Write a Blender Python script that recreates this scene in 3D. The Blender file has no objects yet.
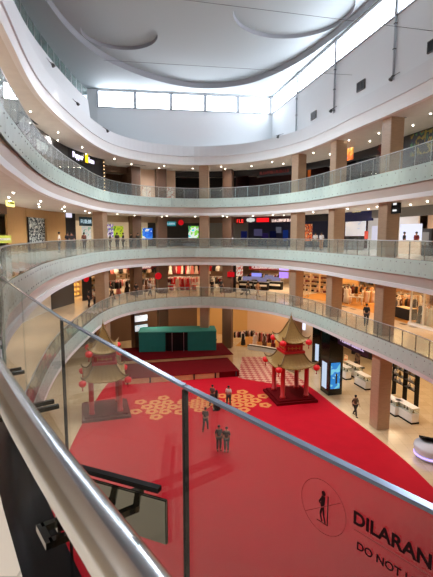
import bpy, bmesh, math, random
from mathutils import Vector, Matrix
random.seed(7)
D = bpy.data
SC = bpy.context.scene
COL = SC.collection
PI = math.pi

# ------------------------------------------------------------------ camera
F_PX, CW, CH = 436.0, 433.0, 577.0
PITCH = math.radians(6.93)
EYE = Vector((0, 0, 13.8))
Z0, Z1, Z2, Z3, Z4 = 0.0, 6.88, 12.38, 17.88, 23.38
LEV = {0: Z0, 1: Z1, 2: Z2, 3: Z3, 4: Z4}
CEIL_DROP = 1.85
cam = D.cameras.new('camera'); cam.sensor_fit = 'HORIZONTAL'; cam.sensor_width = 36
cam.lens = F_PX * 36 / CW; cam.clip_start = 0.02; cam.clip_end = 300
camo = D.objects.new('camera', cam); COL.objects.link(camo)
camo.location = EYE; camo.rotation_euler = (PI / 2 - PITCH, 0, 0)
SC.camera = camo

def ray(px, py):
    u = px - CW / 2; v = py - CH / 2
    return Vector((u, F_PX * math.cos(PITCH) - v * math.sin(PITCH), -v * math.cos(PITCH) - F_PX * math.sin(PITCH)))
def at_z(px, py, z):
    r = ray(px, py); return EYE + r * ((z - EYE.z) / r.z)
def at_y(px, py, y):
    r = ray(px, py); return EYE + r * (y / r.y)
def proj_x(p):
    d = p - EYE
    w = d.y * math.cos(PITCH) - d.z * math.sin(PITCH)
    return CW / 2 + F_PX * d.x / w if w > 0.05 else None

# ------------------------------------------------------------------ materials
def lin(c):
    return tuple(((v / 255) / 12.92 if v / 255 <= .04045 else ((v / 255 + .055) / 1.055) ** 2.4) for v in c)
MATS = {}
def mat(name, rgb, rough=.5, metal=0., emit=0., spec=.5, var=0., scale=6., bump=0., stretch=(1, 1, 1), coat=0.):
    if name in MATS: return MATS[name]
    m = D.materials.new(name); m.use_nodes = True; nt = m.node_tree; b = nt.nodes['Principled BSDF']
    c = lin(rgb) + (1,)
    b.inputs['Base Color'].default_value = c
    b.inputs['Roughness'].default_value = rough; b.inputs['Metallic'].default_value = metal
    b.inputs['Specular IOR Level'].default_value = spec; b.inputs['Coat Weight'].default_value = coat
    if emit:
        b.inputs['Emission Color'].default_value = c; b.inputs['Emission Strength'].default_value = emit
    if var or bump:
        tc = nt.nodes.new('ShaderNodeTexCoord'); mp = nt.nodes.new('ShaderNodeMapping'); mp.inputs['Scale'].default_value = stretch
        n = nt.nodes.new('ShaderNodeTexNoise'); n.inputs['Scale'].default_value = scale; n.inputs['Detail'].default_value = 4
        nt.links.new(tc.outputs['Object'], mp.inputs[0]); nt.links.new(mp.outputs[0], n.inputs['Vector'])
        if var:
            r = nt.nodes.new('ShaderNodeValToRGB')
            lo = tuple(max(0, v * (1 - var)) for v in c[:3]) + (1,); hi = tuple(min(1, v * (1 + var)) for v in c[:3]) + (1,)
            r.color_ramp.elements[0].position = .3; r.color_ramp.elements[1].position = .7
            r.color_ramp.elements[0].color = lo; r.color_ramp.elements[1].color = hi
            nt.links.new(n.outputs['Fac'], r.inputs[0]); nt.links.new(r.outputs[0], b.inputs['Base Color'])
        if bump:
            bp = nt.nodes.new('ShaderNodeBump'); bp.inputs['Strength'].default_value = bump
            nt.links.new(n.outputs['Fac'], bp.inputs['Height']); nt.links.new(bp.outputs[0], b.inputs['Normal'])
    MATS[name] = m; return m
def tile_mat(name, a, b_, grout, scale, rough=.18):
    m = D.materials.new(name); m.use_nodes = True; nt = m.node_tree; b = nt.nodes['Principled BSDF']
    tc = nt.nodes.new('ShaderNodeTexCoord'); br = nt.nodes.new('ShaderNodeTexBrick')
    br.offset = 0; br.inputs['Scale'].default_value = scale; br.inputs['Mortar Size'].default_value = .008
    br.inputs['Brick Width'].default_value = 1; br.inputs['Row Height'].default_value = 1
    br.inputs['Color1'].default_value = lin(a) + (1,); br.inputs['Color2'].default_value = lin(b_) + (1,); br.inputs['Mortar'].default_value = lin(grout) + (1,)
    nt.links.new(tc.outputs['Object'], br.inputs['Vector']); nt.links.new(br.outputs['Color'], b.inputs['Base Color'])
    b.inputs['Roughness'].default_value = rough
    MATS[name] = m; return m
def glass_mat(name, tint, gloss=1.0, haze=.03, ior=1.5, hazecol=(220, 228, 224)):  # diffuse share mixed in to imitate pale reflections and haze on the panes
    m = D.materials.new(name); m.use_nodes = True; nt = m.node_tree; nt.nodes.clear()
    out = nt.nodes.new('ShaderNodeOutputMaterial'); tr = nt.nodes.new('ShaderNodeBsdfTransparent'); gl = nt.nodes.new('ShaderNodeBsdfGlossy')
    di = nt.nodes.new('ShaderNodeBsdfDiffuse'); lw = nt.nodes.new('ShaderNodeLayerWeight'); pw = nt.nodes.new('ShaderNodeMath'); pw.operation = 'POWER'
    mu = nt.nodes.new('ShaderNodeMath'); mu.operation = 'MULTIPLY_ADD'; mu.use_clamp = True; m1 = nt.nodes.new('ShaderNodeMixShader'); m2 = nt.nodes.new('ShaderNodeMixShader')
    tr.inputs[0].default_value = tint + (1,); gl.inputs['Roughness'].default_value = .02; di.inputs[0].default_value = lin(hazecol) + (1,)
    lw.inputs['Blend'].default_value = .5; pw.inputs[1].default_value = 5; mu.inputs[1].default_value = .6 * gloss; mu.inputs[2].default_value = .045 * gloss
    L = nt.links.new
    m1.inputs[0].default_value = haze; L(tr.outputs[0], m1.inputs[1]); L(di.outputs[0], m1.inputs[2]); L(lw.outputs['Facing'], pw.inputs[0]); L(pw.outputs[0], mu.inputs[0])
    L(mu.outputs[0], m2.inputs[0]); L(m1.outputs[0], m2.inputs[1]); L(gl.outputs[0], m2.inputs[2]); L(m2.outputs[0], out.inputs[0])
    MATS[name] = m; return m
def emis(name, rgb, s):
    if name in MATS: return MATS[name]
    m = D.materials.new(name); m.use_nodes = True; nt = m.node_tree; nt.nodes.clear()
    out = nt.nodes.new('ShaderNodeOutputMaterial'); e = nt.nodes.new('ShaderNodeEmission')
    e.inputs[0].default_value = lin(rgb) + (1,); e.inputs[1].default_value = s; nt.links.new(e.outputs[0], out.inputs[0]); MATS[name] = m; return m
def blobs(name, cols, scale, emit=0., rough=.6, stretch=(1, 1, 1)):
    """multi coloured cell pattern (posters, murals, screens)"""
    m = D.materials.new(name); m.use_nodes = True; nt = m.node_tree; b = nt.nodes['Principled BSDF']
    tc = nt.nodes.new('ShaderNodeTexCoord'); mp = nt.nodes.new('ShaderNodeMapping'); mp.inputs['Scale'].default_value = stretch
    n = nt.nodes.new('ShaderNodeTexNoise'); n.inputs['Scale'].default_value = scale; n.inputs['Detail'].default_value = 2
    r = nt.nodes.new('ShaderNodeValToRGB'); r.color_ramp.interpolation = 'CONSTANT'
    k = len(cols)
    while len(r.color_ramp.elements) < k: r.color_ramp.elements.new(.5)
    for i, c in enumerate(cols):
        r.color_ramp.elements[i].position = 0 if i == 0 else .3 + .4 * i / k
        r.color_ramp.elements[i].color = lin(c) + (1,)
    L = nt.links.new
    L(tc.outputs['Object'], mp.inputs[0]); L(mp.outputs[0], n.inputs['Vector']); L(n.outputs['Fac'], r.inputs[0]); L(r.outputs[0], b.inputs['Base Color'])
    b.inputs['Roughness'].default_value = rough
    if emit: L(r.outputs[0], b.inputs['Emission Color']); b.inputs['Emission Strength'].default_value = emit
    MATS[name] = m; return m

M_WHITE = mat('white_paint', (226, 228, 230), .6)
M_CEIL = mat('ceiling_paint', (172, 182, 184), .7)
M_SOFFIT = mat('soffit_paint', (226, 220, 212), .7, var=.04, scale=1.5)
M_STRIP = mat('taupe_fascia', (206, 188, 176), .5)
M_LIP = mat('lip_paint', (240, 238, 236), .5)
M_TILE = tile_mat('cream_tile', (214, 192, 158), (206, 183, 148), (170, 150, 120), 1.2)
M_TILE_UP = tile_mat('walkway_tile', (222, 198, 164), (216, 190, 156), (184, 158, 128), 1.2)
M_TILE_GR = tile_mat('pale_walkway_tile', (226, 220, 210), (220, 213, 202), (190, 184, 174), 1.2)
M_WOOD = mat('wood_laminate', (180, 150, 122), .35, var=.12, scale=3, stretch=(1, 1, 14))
M_WALLB = mat('beige_wall', (196, 176, 150), .6)
M_TAN = mat('tan_wood_wall', (186, 142, 88), .4, var=.1, scale=4, stretch=(8, 8, .6))
M_FROST = mat('frosted_glass', (204, 224, 214), .16, spec=.6, var=.03, scale=2)
M_STEEL = mat('brushed_steel', (206, 209, 212), .2, metal=1)
M_STEELM = mat('polished_steel', (112, 112, 104), .1, metal=1)
M_BRONZE = mat('bronze_post', (96, 74, 52), .35, metal=.7)
M_RAIL = mat('rail_steel', (198, 200, 202), .28, metal=.85)
M_BLACK = mat('black', (9, 9, 10), .5, spec=.25)
M_BLKG = mat('black_granite', (10, 10, 11), .12, var=.3, scale=60)
M_EDGE = mat('glass_edge', (120, 136, 158), .12, metal=.5)
M_DARK = mat('dark_panel', (42, 38, 38), .5)
M_DGREY = mat('dark_grey', (78, 74, 72), .6)
M_RED = mat('red_paint', (186, 22, 28), .4)
M_CARPET = mat('red_carpet', (182, 10, 34), .75, var=.05, scale=1.2, spec=.12)
M_CARPETD = mat('dark_red_carpet', (100, 8, 16), .85, spec=.08, var=.06, scale=3)
M_GOLD = mat('gold_paint', (148, 116, 62), .4, metal=.15, var=.1, scale=8)
M_GOLDD = mat('gold_dark', (120, 92, 48), .4, metal=.2)
M_GOLDC = mat('gold_print', (206, 128, 62), .6, var=.15, scale=5)
M_TEAL = mat('teal_fabric', (22, 112, 104), .7, var=.06, scale=2)
M_LIGHT = emis('lamp_glow', (255, 244, 224), 16)
M_WIN = emis('daylight', (236, 243, 255), 16)
M_GLASS = glass_mat('clear_glass', (.92, .965, .95), 1.3, .085)
M_GLASSN = glass_mat('near_glass', (.9, .925, .92), .6, .015)
M_GLASSL = glass_mat('green_glass', (.62, .74, .72), 1.2, .12, hazecol=(170, 195, 190))

# ------------------------------------------------------------------ mesh builder
class MB:
    def __init__(s): s.v = []; s.f = []; s.sm = []
    def add(s, vs, fs, smooth=False, M=None):
        o = len(s.v)
        s.v += [tuple(M @ Vector(p)) if M is not None else tuple(p) for p in vs]
        s.f += [tuple(i + o for i in f) for f in fs]; s.sm += [smooth] * len(fs); return s
    def box(s, c, d, rz=0., M=None, bev=0.):
        x, y, z = d[0] / 2, d[1] / 2, d[2] / 2
        T = Matrix.Translation(c) @ Matrix.Rotation(rz, 4, 'Z')
        if M is not None: T = M @ T
        if bev <= 0:
            vs = [(-x, -y, -z), (x, -y, -z), (x, y, -z), (-x, y, -z), (-x, -y, z), (x, -y, z), (x, y, z), (-x, y, z)]
            return s.add(vs, [(0, 3, 2, 1), (4, 5, 6, 7), (0, 1, 5, 4), (1, 2, 6, 5), (2, 3, 7, 6), (3, 0, 4, 7)], False, T)
        bm = bmesh.new(); bmesh.ops.create_cube(bm, size=1, matrix=Matrix.Diagonal((d[0], d[1], d[2], 1)))
        bmesh.ops.bevel(bm, geom=bm.edges[:], offset=bev, segments=2, affect='EDGES')
        bm.verts.index_update()
        s.add([v.co[:] for v in bm.verts], [[v.index for v in f.verts] for f in bm.faces], False, T); bm.free(); return s
    def prism(s, poly, z0, z1, M=None):
        n = len(poly); vs = [(p[0], p[1], z0) for p in poly] + [(p[0], p[1], z1) for p in poly]
        fs = [tuple(range(n))[::-1], tuple(range(n, 2 * n))] + [(i, (i + 1) % n, n + (i + 1) % n, n + i) for i in range(n)]
        return s.add(vs, fs, False, M)
    def tube(s, path, r, n=8, cap=True, M=None):
        path = [Vector(p) for p in path]; rs = r if isinstance(r, (list, tuple)) else [r] * len(path)
        vs = []; fs = []; k = len(path); up0 = None
        for i, p in enumerate(path):
            t = (path[min(i + 1, k - 1)] - path[max(i - 1, 0)]).normalized()
            a = up0 if up0 is not None else (Vector((0, 0, 1)) if abs(t.z) < .9 else Vector((1, 0, 0)))
            a = (a - t * a.dot(t)).normalized(); b = t.cross(a); up0 = a
            for j in range(n):
                q = 2 * PI * j / n; vs.append(p + (a * math.cos(q) + b * math.sin(q)) * rs[i])
        for i in range(k - 1):
            for j in range(n):
                fs.append((i * n + j, i * n + (j + 1) % n, (i + 1) * n + (j + 1) % n, (i + 1) * n + j))
        s.add(vs, fs, True, M)
        if cap: s.add(vs[:n], [tuple(range(n))[::-1]], False, M); s.add(vs[-n:], [tuple(range(n))], False, M)
        return s
    def lathe(s, prof, n=16, c=(0, 0, 0), M=None, smooth=True):
        vs = []; fs = []
        for (r, z) in prof:
            for j in range(n):
                q = 2 * PI * j / n; vs.append((c[0] + r * math.cos(q), c[1] + r * math.sin(q), c[2] + z))
        for i in range(len(prof) - 1):
            for j in range(n): fs.append((i * n + j, i * n + (j + 1) % n, (i + 1) * n + (j + 1) % n, (i + 1) * n + j))
        fs.append(tuple(range(n))[::-1]); fs.append(tuple(range((len(prof) - 1) * n, len(prof) * n)))
        return s.add(vs, fs, smooth, M)
    def mesh(s, name):
        me = D.meshes.new(name); me.from_pydata(s.v, [], s.f); me.polygons.foreach_set('use_smooth', s.sm); me.validate()
        bm = bmesh.new(); bm.from_mesh(me); bmesh.ops.remove_doubles(bm, verts=bm.verts, dist=1e-5); bmesh.ops.recalc_face_normals(bm, faces=bm.faces); bm.to_mesh(me); bm.free()
        return me
    def build(s, name, m, parent=None, loc=None, rz=0.):
        return obj(name, s.mesh(name), m, parent, loc, rz)
def obj(name, me, m=None, parent=None, loc=None, rz=0.):
    o = D.objects.new(name, me); COL.objects.link(o)
    if m is not None:
        if len(me.materials) == 0: me.materials.append(m)
        elif me.materials[0] != m:
            o.material_slots[0].link = 'OBJECT'; o.material_slots[0].material = m
    if parent is not None: o.parent = parent
    if loc is not None: o.location = loc
    if rz: o.rotation_euler = (0, 0, rz)
    return o
def tag(o, label=None, cat=None, group=None, kind=None):
    if label: o['label'] = label
    if cat: o['category'] = cat
    if group: o['group'] = group
    if kind: o['kind'] = kind
    return o
def thing(name, label, cat, loc=(0, 0, 0), rz=0., group=None):
    o = D.objects.new(name, None); o.empty_display_size = .1; COL.objects.link(o); o.location = loc; o.rotation_euler = (0, 0, rz)
    return tag(o, label, cat, group)
def struct(name, mb, m, parent=None):
    o = mb.build(name, m, parent)
    if parent is None: o['kind'] = 'structure'
    return o
def kids(o): return [c for c in COL.objects if c.parent == o]
KID = {}
def dup(o, loc, rz=0., label=None, group=None, mats=None, scale=None):
    r = o.copy(); COL.objects.link(r); r.location = loc; r.rotation_euler = (0, 0, rz)
    if scale: r.scale = scale
    if label: r['label'] = label
    if group: r['group'] = group
    if o.name not in KID: KID[o.name] = [(c, kids(c)) for c in kids(o)]
    for c, gc in KID[o.name]:
        d = c.copy(); COL.objects.link(d); d.parent = r
        for g in gc:
            e = g.copy(); COL.objects.link(e); e.parent = d
    return r
def paint(o, m):
    if o.type == 'MESH' and o.material_slots:
        o.material_slots[0].link = 'OBJECT'; o.material_slots[0].material = m
    return o
def text_mesh(name, s, size, depth=.004, bold=0., align='LEFT'):
    c = D.curves.new(name, 'FONT'); c.body = s; c.size = size; c.extrude = depth / 2; c.offset = bold; c.align_x = align; c.resolution_u = 3
    t = D.objects.new(name, c); COL.objects.link(t); bpy.context.view_layer.update()
    me = D.meshes.new_from_object(t.evaluated_get(bpy.context.evaluated_depsgraph_get()))
    D.objects.remove(t); D.curves.remove(c); me.materials.clear(); me.name = name
    me.transform(Matrix.Rotation(PI / 2, 4, 'X'))     # stands up, faces -y
    return me

# ------------------------------------------------------------------ the ring (plan of the void)
def catmull(P, per=24):
    out = []; n = len(P)
    for i in range(n):
        p0, p1, p2, p3 = (Vector(P[(i + k - 1) % n]) for k in range(4))
        t1 = (p2 - p0); t2 = (p3 - p1); d = (p2 - p1).length
        t1 = t1 / max(t1.length, 1e-6) * d; t2 = t2 / max(t2.length, 1e-6) * d
        for k in range(per):
            t = k / per; h = t * t * t; q = t * t
            out.append(p1 * (2 * h - 3 * q + 1) + t1 * (h - 2 * q + t) + p2 * (-2 * h + 3 * q) + t2 * (h - q))
    return out
J1, J2, J3, J4 = (-.077, 1.03), (-.69, 1.91), (-1.28, 2.84), (-1.94, 3.9)
JR = (.68, .04)
NEAR = [(1.5, -.9), JR, J1, J2, J3, J4]
FAR = [(-9.7, 27.4), (-10.2, 34), (-10.3, 39.5), (-9.5, 43.6), (-7.4, 46.9), (-4.8, 48.6), (-1.9, 49.2), (2.3, 48), (5.2, 45.6), (7.5, 42), (8.9, 37.9), (9.9, 33.5), (11.2, 28.2), (11.9, 24.2), (12.2, 18), (11.8, 11), (10.6, 4.5), (8.5, -.3), (6, -2.2), (3.4, -2.1)]
RING = NEAR + [(-3.9, 7.8), (-6.3, 13), (-7.6, 17.4), (-8.9, 22.6)] + FAR
RING4 = NEAR + [(-4.4, 7.6), (-7.1, 14.6), (-8.3, 19), (-9.4, 23.4), (-10.05, 27.4), (-10.4, 34)] + FAR[2:]
class Ring:
    def __init__(s, P):
        pts = catmull([(p[0], p[1]) for p in P]); s.p = pts; n = len(pts); s.n = n
        s.s = [0.]
        for i in range(n): s.s.append(s.s[-1] + (pts[(i + 1) % n] - pts[i]).length)
        s.L = s.s[-1]; s.t = []
        for i in range(n):
            s.t.append((pts[(i + 2) % n] - pts[(i - 2) % n]).normalized())
    def frame(s, a):
        a %= s.L; lo, hi = 0, s.n
        while hi - lo > 1:
            m = (lo + hi) // 2
            if s.s[m] <= a: lo = m
            else: hi = m
        k = (a - s.s[lo]) / max(s.s[lo + 1] - s.s[lo], 1e-9)
        p = s.p[lo].lerp(s.p[(lo + 1) % s.n], k); t = s.t[lo].lerp(s.t[(lo + 1) % s.n], k).normalized()
        return p, t
    def at(s, a, o=0., z=0.):
        p, t = s.frame(a); q = p + Vector((-t.y, t.x)) * o       # left of travel = outward (travel clockwise)
        return Vector((q.x, q.y, z))
    def rz(s, a):
        t = s.frame(a)[1]; return math.atan2(t.y, t.x)
    def S(s, px, o=0., z=None):
        """arc position where the offset curve shows at picture column px"""
        z = EYE.z if z is None else z; prev = None; a = 2.0
        while a < s.L * .85:
            p = s.at(a, o, z)
            x = proj_x(p) if p.y > 3 else None
            if x is not None and prev is not None and prev[1] <= px <= x:
                k = (px - prev[1]) / max(x - prev[1], 1e-6); return prev[0] + (a - prev[0]) * k
            if x is not None: prev = (a, x)
            a += .1
        return prev[0]
    def near(s, q):
        i = min(range(s.n), key=lambda i: (s.p[i] - Vector(q)).length); return s.s[i]
R = Ring(RING); R4 = Ring(RING4)
# direction check: outward must point away from the middle of the void
_c = Vector((0, 25)); _p, _t = R.frame(R.L * .5)
OUTSIGN = 1 if (R.at(R.L * .5, 1).xy - _c).length > (_p - _c).length else -1
if OUTSIGN < 0:
    _at = Ring.at
    Ring.at = lambda s, a, o=0., z=0.: _at(s, a, -o, z)

def loft(prof, a0, a1, step=.8, ring=None, closed=False):
    """sweep a profile of (offset, z) pairs along the ring from a0 to a1"""
    ring = ring or R; n = max(2, int((a1 - a0) / step) + 1); mb = MB(); vs = []; k = len(prof)
    for i in range(n + 1):
        a = a0 + (a1 - a0) * i / n
        for (o, z) in prof: vs.append(ring.at(a, o, z))
    fs = []
    for i in range(n):
        for j in range(k - (0 if closed else 1)):
            j2 = (j + 1) % k
            fs.append((i * k + j, i * k + j2, (i + 1) * k + j2, (i + 1) * k + j))
    if closed and a1 - a0 < ring.L - .01: fs += [tuple(range(k)), tuple(range(n * k, n * k + k))]
    return mb.add(vs, fs, True if not closed else False)
OUT = 19.0
# ------------------------------------------------------------------ setting: floors, slabs, soffits
fl = MB(); fl.box((0, 25, -.1), (90, 110, .2)); struct('floor', fl, M_TILE)
for lv in (1, 2, 3):
    z = LEV[lv]
    struct('floor_upper', loft([(.24, z - .12), (.24, z), (OUT, z), (OUT, z - .12)], 0, R.L, closed=True), M_TILE_UP if lv == 1 else M_TILE_GR)
    struct('trim_floor_border', loft([(.03, z - .3), (.03, z - .005), (.26, z - .005), (.26, z - .3)], 0, R.L, .5, closed=True), M_BLKG if lv == 2 else M_DGREY)
def drop(lv): return 1.25 if lv == 1 else CEIL_DROP
for lv in (1, 2, 3, 4):
    z = LEV[lv]; rg = R4 if lv == 4 else R
    if lv == 1:
        struct('ceiling', loft([(.30, z - 1.25), (OUT, z - 1.25), (OUT, z - 1.15), (.30, z - 1.15)], 0, rg.L, ring=rg, closed=True), M_SOFFIT)
        struct('trim_lip', loft([(.04, z - 1.28), (.04, z - 1.0), (.34, z - 1.0), (.34, z - 1.28)], 0, rg.L, .6, ring=rg, closed=True), M_LIP)
        continue
    struct('ceiling', loft([(.30, z - CEIL_DROP), (OUT, z - CEIL_DROP), (OUT, z - CEIL_DROP + .1), (.30, z - CEIL_DROP + .1)], 0, rg.L, ring=rg, closed=True), M_SOFFIT)
    struct('trim_strip', loft([(.20, z - 1.62), (.14, z - .95), (.34, z - .95), (.40, z - 1.62)], 0, rg.L, .6, ring=rg, closed=True), M_STRIP if lv < 4 else M_LIP)
    struct('trim_lip', loft([(.06, z - 1.88), (.06, z - 1.60), (.34, z - 1.60), (.34, z - 1.88)], 0, rg.L, .6, ring=rg, closed=True), M_LIP)
z = Z4
struct('trim_parapet', loft([(.05, z - .98), (.05, z + .12), (.20, z + .12), (.20, z - .98)], 0, R4.L, .6, ring=R4, closed=True), M_WHITE)
struct('floor_upper', loft([(.15, z), (3.2, z), (3.2, z - .1), (.15, z - .1)], 0, R4.L, ring=R4, closed=True), M_WHITE)

# upper hall: walls, clerestory, ceiling
ZC = 29.25; ZW0, ZW1 = 27.35, 29.1
FW0, FW1 = Vector((-12.7, 48.4)), Vector((6.25, 51.1))
def rightx(y): return 6.25 + .225 * (51.1 - y)
RW1 = Vector((rightx(-14), -14))
def wall_line(name, a, b, z0, z1, th, m, side=1):
    d = (b - a).normalized(); n = Vector((d.y, -d.x)) * th * side
    return struct(name, MB().prism([a, b, b + n, a + n], z0, z1), m)
WALLUP = mat('hall_wall_white', (232, 234, 236), .75)
wall_line('wall_far', FW0, FW1, Z4 - .1, ZW0, .3, WALLUP, -1)
wall_line('wall_right', FW1, RW1, Z4 - .1, ZW0, .3, WALLUP, -1)
wall_line('wall_far_top', FW0, FW1, ZW1, ZC + .1, .3, WALLUP, -1)
wall_line('wall_right_top', FW1, RW1, ZW1, ZC + .1, .3, WALLUP, -1)
LW0 = Vector((-19, -14))
wall_line('wall_left', Vector((-19, 48.4)), LW0, Z4 - 2, ZC + .1, .3, WALLUP, 1)
wall_line('wall_back', LW0, RW1, Z4 - 2, ZC + .1, .3, WALLUP, 1)
wall_line('wall_far_corner', Vector((-19, 48.4)), FW0, Z4 - 2, ZC + .1, .3, WALLUP, -1)
M_FRAMEW = mat('window_frame_white', (168, 174, 180), .5)
def windows(a, b, ts, nm):
    d = b - a; rz = math.atan2(d.y, d.x)
    for i in range(len(ts) - 1):
        p = a + d * ts[i]; q = a + d * ts[i + 1]; w = (q - p).length; c = (p + q) / 2
        r = thing('window_%d' % nm[0], None, None, (c.x, c.y, ZW0), rz); nm[0] += 1; r['kind'] = 'structure'
        h = ZW1 - ZW0
        f = MB(); f.box((-w / 2 + .08, 0, h / 2), (.16, .3, h)); f.box((w / 2 - .08, 0, h / 2), (.16, .3, h)); f.box((0, 0, .05), (w - .2, .16, .1)); f.box((0, 0, h - .05), (w - .2, .16, .1))
        f.build('window_frame', M_FRAMEW, r)
        MB().box((0, .12, h / 2), (w - .16, .02, h - .16)).build('window_pane', M_WIN, r)
NM = [1]
def tfar(px):
    dr = ray(px, 100); k = dr.x / dr.y; e = FW1 - FW0
    return (k * FW0.y - FW0.x) / (e.x - k * e.y)
windows(FW0, FW1, [tfar(x) for x in (97, 135, 171, 205, 238, 270.5)], NM)
def tright(px):
    dr = ray(px, 60); k = dr.x / dr.y; e = RW1 - FW1
    return (k * FW1.y - FW1.x) / (e.x - k * e.y)
_tr = [.004] + [tright(x) for x in (299, 337, 396)]
while _tr[-1] < .92: _tr.append(_tr[-1] + .12)
windows(FW1, RW1, _tr, NM)

# ceiling with a sunken outline and round recesses
LIPC = [(-10.6, 24), (-11.3, 31.5), (-10.9, 37.2), (-9.4, 41.6), (-6, 46), (-1.8, 48.3), (2.5, 47.4), (5.2, 44.8), (7.5, 41), (9.1, 36.8), (10.4, 32), (11.2, 27), (11.6, 20), (11, 10), (8, 2), (3, -1), (-3, 2), (-7, 10), (-9.2, 17)]
lipc = catmull(LIPC, 8)
def ring_band(name, outer_rect, inner, z, m):
    """flat sheet with a hole"""
    bm = bmesh.new(); iv = [bm.verts.new((p[0], p[1], z)) for p in inner]; ov = [bm.verts.new((p[0], p[1], z)) for p in outer_rect]
    es = [bm.edges.new((iv[i], iv[(i + 1) % len(iv)])) for i in range(len(iv))] + [bm.edges.new((ov[i], ov[(i + 1) % len(ov)])) for i in range(len(ov))]
    bmesh.ops.triangle_fill(bm, use_beauty=True, use_dissolve=False, edges=es)
    return bm
def sheet(name, polys_outer, holes, z, m, up=.0):
    bm = bmesh.new(); es = []
    for lp in [polys_outer] + holes:
        vs = [bm.verts.new((p[0], p[1], z)) for p in lp]; es += [bm.edges.new((vs[i], vs[(i + 1) % len(vs)])) for i in range(len(vs))]
    bmesh.ops.triangle_fill(bm, use_beauty=True, use_dissolve=False, edges=es)
    for h in holes:
        pass
    me = D.meshes.new(name); bm.to_mesh(me); bm.free(); o = obj(name, me, m); o['kind'] = 'structure'; return o
CIRC = [((-7.75, 37.1), 3.0), ((5.5, 33.6), 4.3), ((-4.5, 16), 3.6), ((6, 14), 3.4)]
def circ(c, r, n=64): return [(c[0] + r * math.cos(2 * PI * i / n), c[1] + r * math.sin(2 * PI * i / n)) for i in range(n)]
HALL = [(-19.2, -14.2), (20, -14.2), (rightx(40) + .4, 40), (6.6, 51.6), (-13, 48.9), (-19.2, 48.9)]
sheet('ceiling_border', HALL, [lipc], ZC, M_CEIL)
ZR = ZC + .55
def inset(P, d):
    n = len(P); out = []
    for i in range(n):
        t = (Vector(P[(i + 1) % n][:2]) - Vector(P[i - 1][:2])).normalized(); out.append((P[i][0] - t.y * d * -1, P[i][1] + t.x * d * -1))
    return out
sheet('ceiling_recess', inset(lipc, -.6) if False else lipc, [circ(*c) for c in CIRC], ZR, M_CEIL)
def band(name, P, z0, z1, m):
    n = len(P); mb = MB(); mb.add([(p[0], p[1], z0) for p in P] + [(p[0], p[1], z1) for p in P], [(i, (i + 1) % n, n + (i + 1) % n, n + i) for i in range(n)], True)
    return struct(name, mb, m)
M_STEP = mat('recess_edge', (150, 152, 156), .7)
band('trim_recess', lipc, ZC, ZR, M_STEP)
for c in CIRC:
    band('trim_recess_circle', circ(*c), ZR, ZR + .3, M_STEP)
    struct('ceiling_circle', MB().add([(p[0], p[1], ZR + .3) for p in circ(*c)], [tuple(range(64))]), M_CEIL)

# left parapet with glass screen above it on the top floor
aL0, aL1 = R4.near((-3.2, 5.8)), R4.near((-10.3, 39))
struct('wall_parapet_left', loft([(.5, Z4 + .1), (.7, Z4 + 2.0), (.85, Z4 + 2.0), (.85, Z4 + .1)], aL0, aL1, .6, ring=R4, closed=True), M_WHITE)
gs = thing('glass_screen', 'green tinted glass screen standing on the white top floor parapet at left', 'glass screen', (0, 0, Z4 + 2.0))
k = int((aL1 - aL0) / 1.25)
for i in range(k):
    a, b = aL0 + (aL1 - aL0) * i / k, aL0 + (aL1 - aL0) * (i + 1) / k - .05
    p, q = R4.at(a, .76), R4.at(b, .76); c = (p + q) / 2
    MB().box((c.x, c.y, .42), ((q - p).length, .02, .84), math.atan2((q - p).y, (q - p).x)).build('glass_panel', M_GLASSL, gs)
    MB().box((p.x, p.y, .42), (.05, .05, .86), R4.rz(a)).build('post', M_RAIL, gs)

# ------------------------------------------------------------------ columns
def column(a, o, w, d, m, z1=Z4 - CEIL_DROP):
    p = R.at(a, o)
    mb = MB(); mb.box((0, 0, z1 / 2), (w, d, z1), bev=.03)
    c = mb.build('column', m, None, (p.x, p.y, 0), R.rz(a)); c['kind'] = 'structure'
    return c
for px in (388, 336, 297.5, 204.5, 100.5):
    column(R.S(px, 1.05), 1.05, 1.02, 1.0, M_WOOD, Z3 - CEIL_DROP if px == 100.5 else Z4 - CEIL_DROP)
column(R.S(480, 1.05), 1.05, 1.2, 1.0, M_WOOD)
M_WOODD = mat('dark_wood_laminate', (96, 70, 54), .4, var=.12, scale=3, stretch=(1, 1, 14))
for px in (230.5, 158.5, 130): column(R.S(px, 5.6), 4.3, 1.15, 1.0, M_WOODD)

# ------------------------------------------------------------------ shops
LIGHTS = []
def area(x, y, z, sx, sy, w, rgb=(255, 226, 188), rz=0., name='shop_ceiling_lamp'):
    l = D.lights.new(name, 'AREA'); l.shape = 'RECTANGLE'; l.size = sx; l.size_y = sy; l.energy = w; l.color = lin(rgb)
    o = D.objects.new(name, l); COL.objects.link(o); o.location = (x, y, z); o.rotation_euler = (0, 0, rz); return o
FO = 5.2; FO_ = 5.2
def curved_wall(name, a0, a1, o, z0, z1, m, th=.15):
    return struct(name, loft([(o, z0), (o, z1), (o + th, z1), (o + th, z0)], a0, a1, .7, closed=True), m)
def side_wall(a, o0, o1, z0, z1, m):
    p, q = R.at(a, o0), R.at(a, o1); d = (q - p); mb = MB(); c = (p + q) / 2
    mb.box((c.x, c.y, (z0 + z1) / 2), (d.length, .12, z1 - z0), math.atan2(d.y, d.x)); return struct('wall_partition', mb, m)
SIGNN = {}
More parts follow.
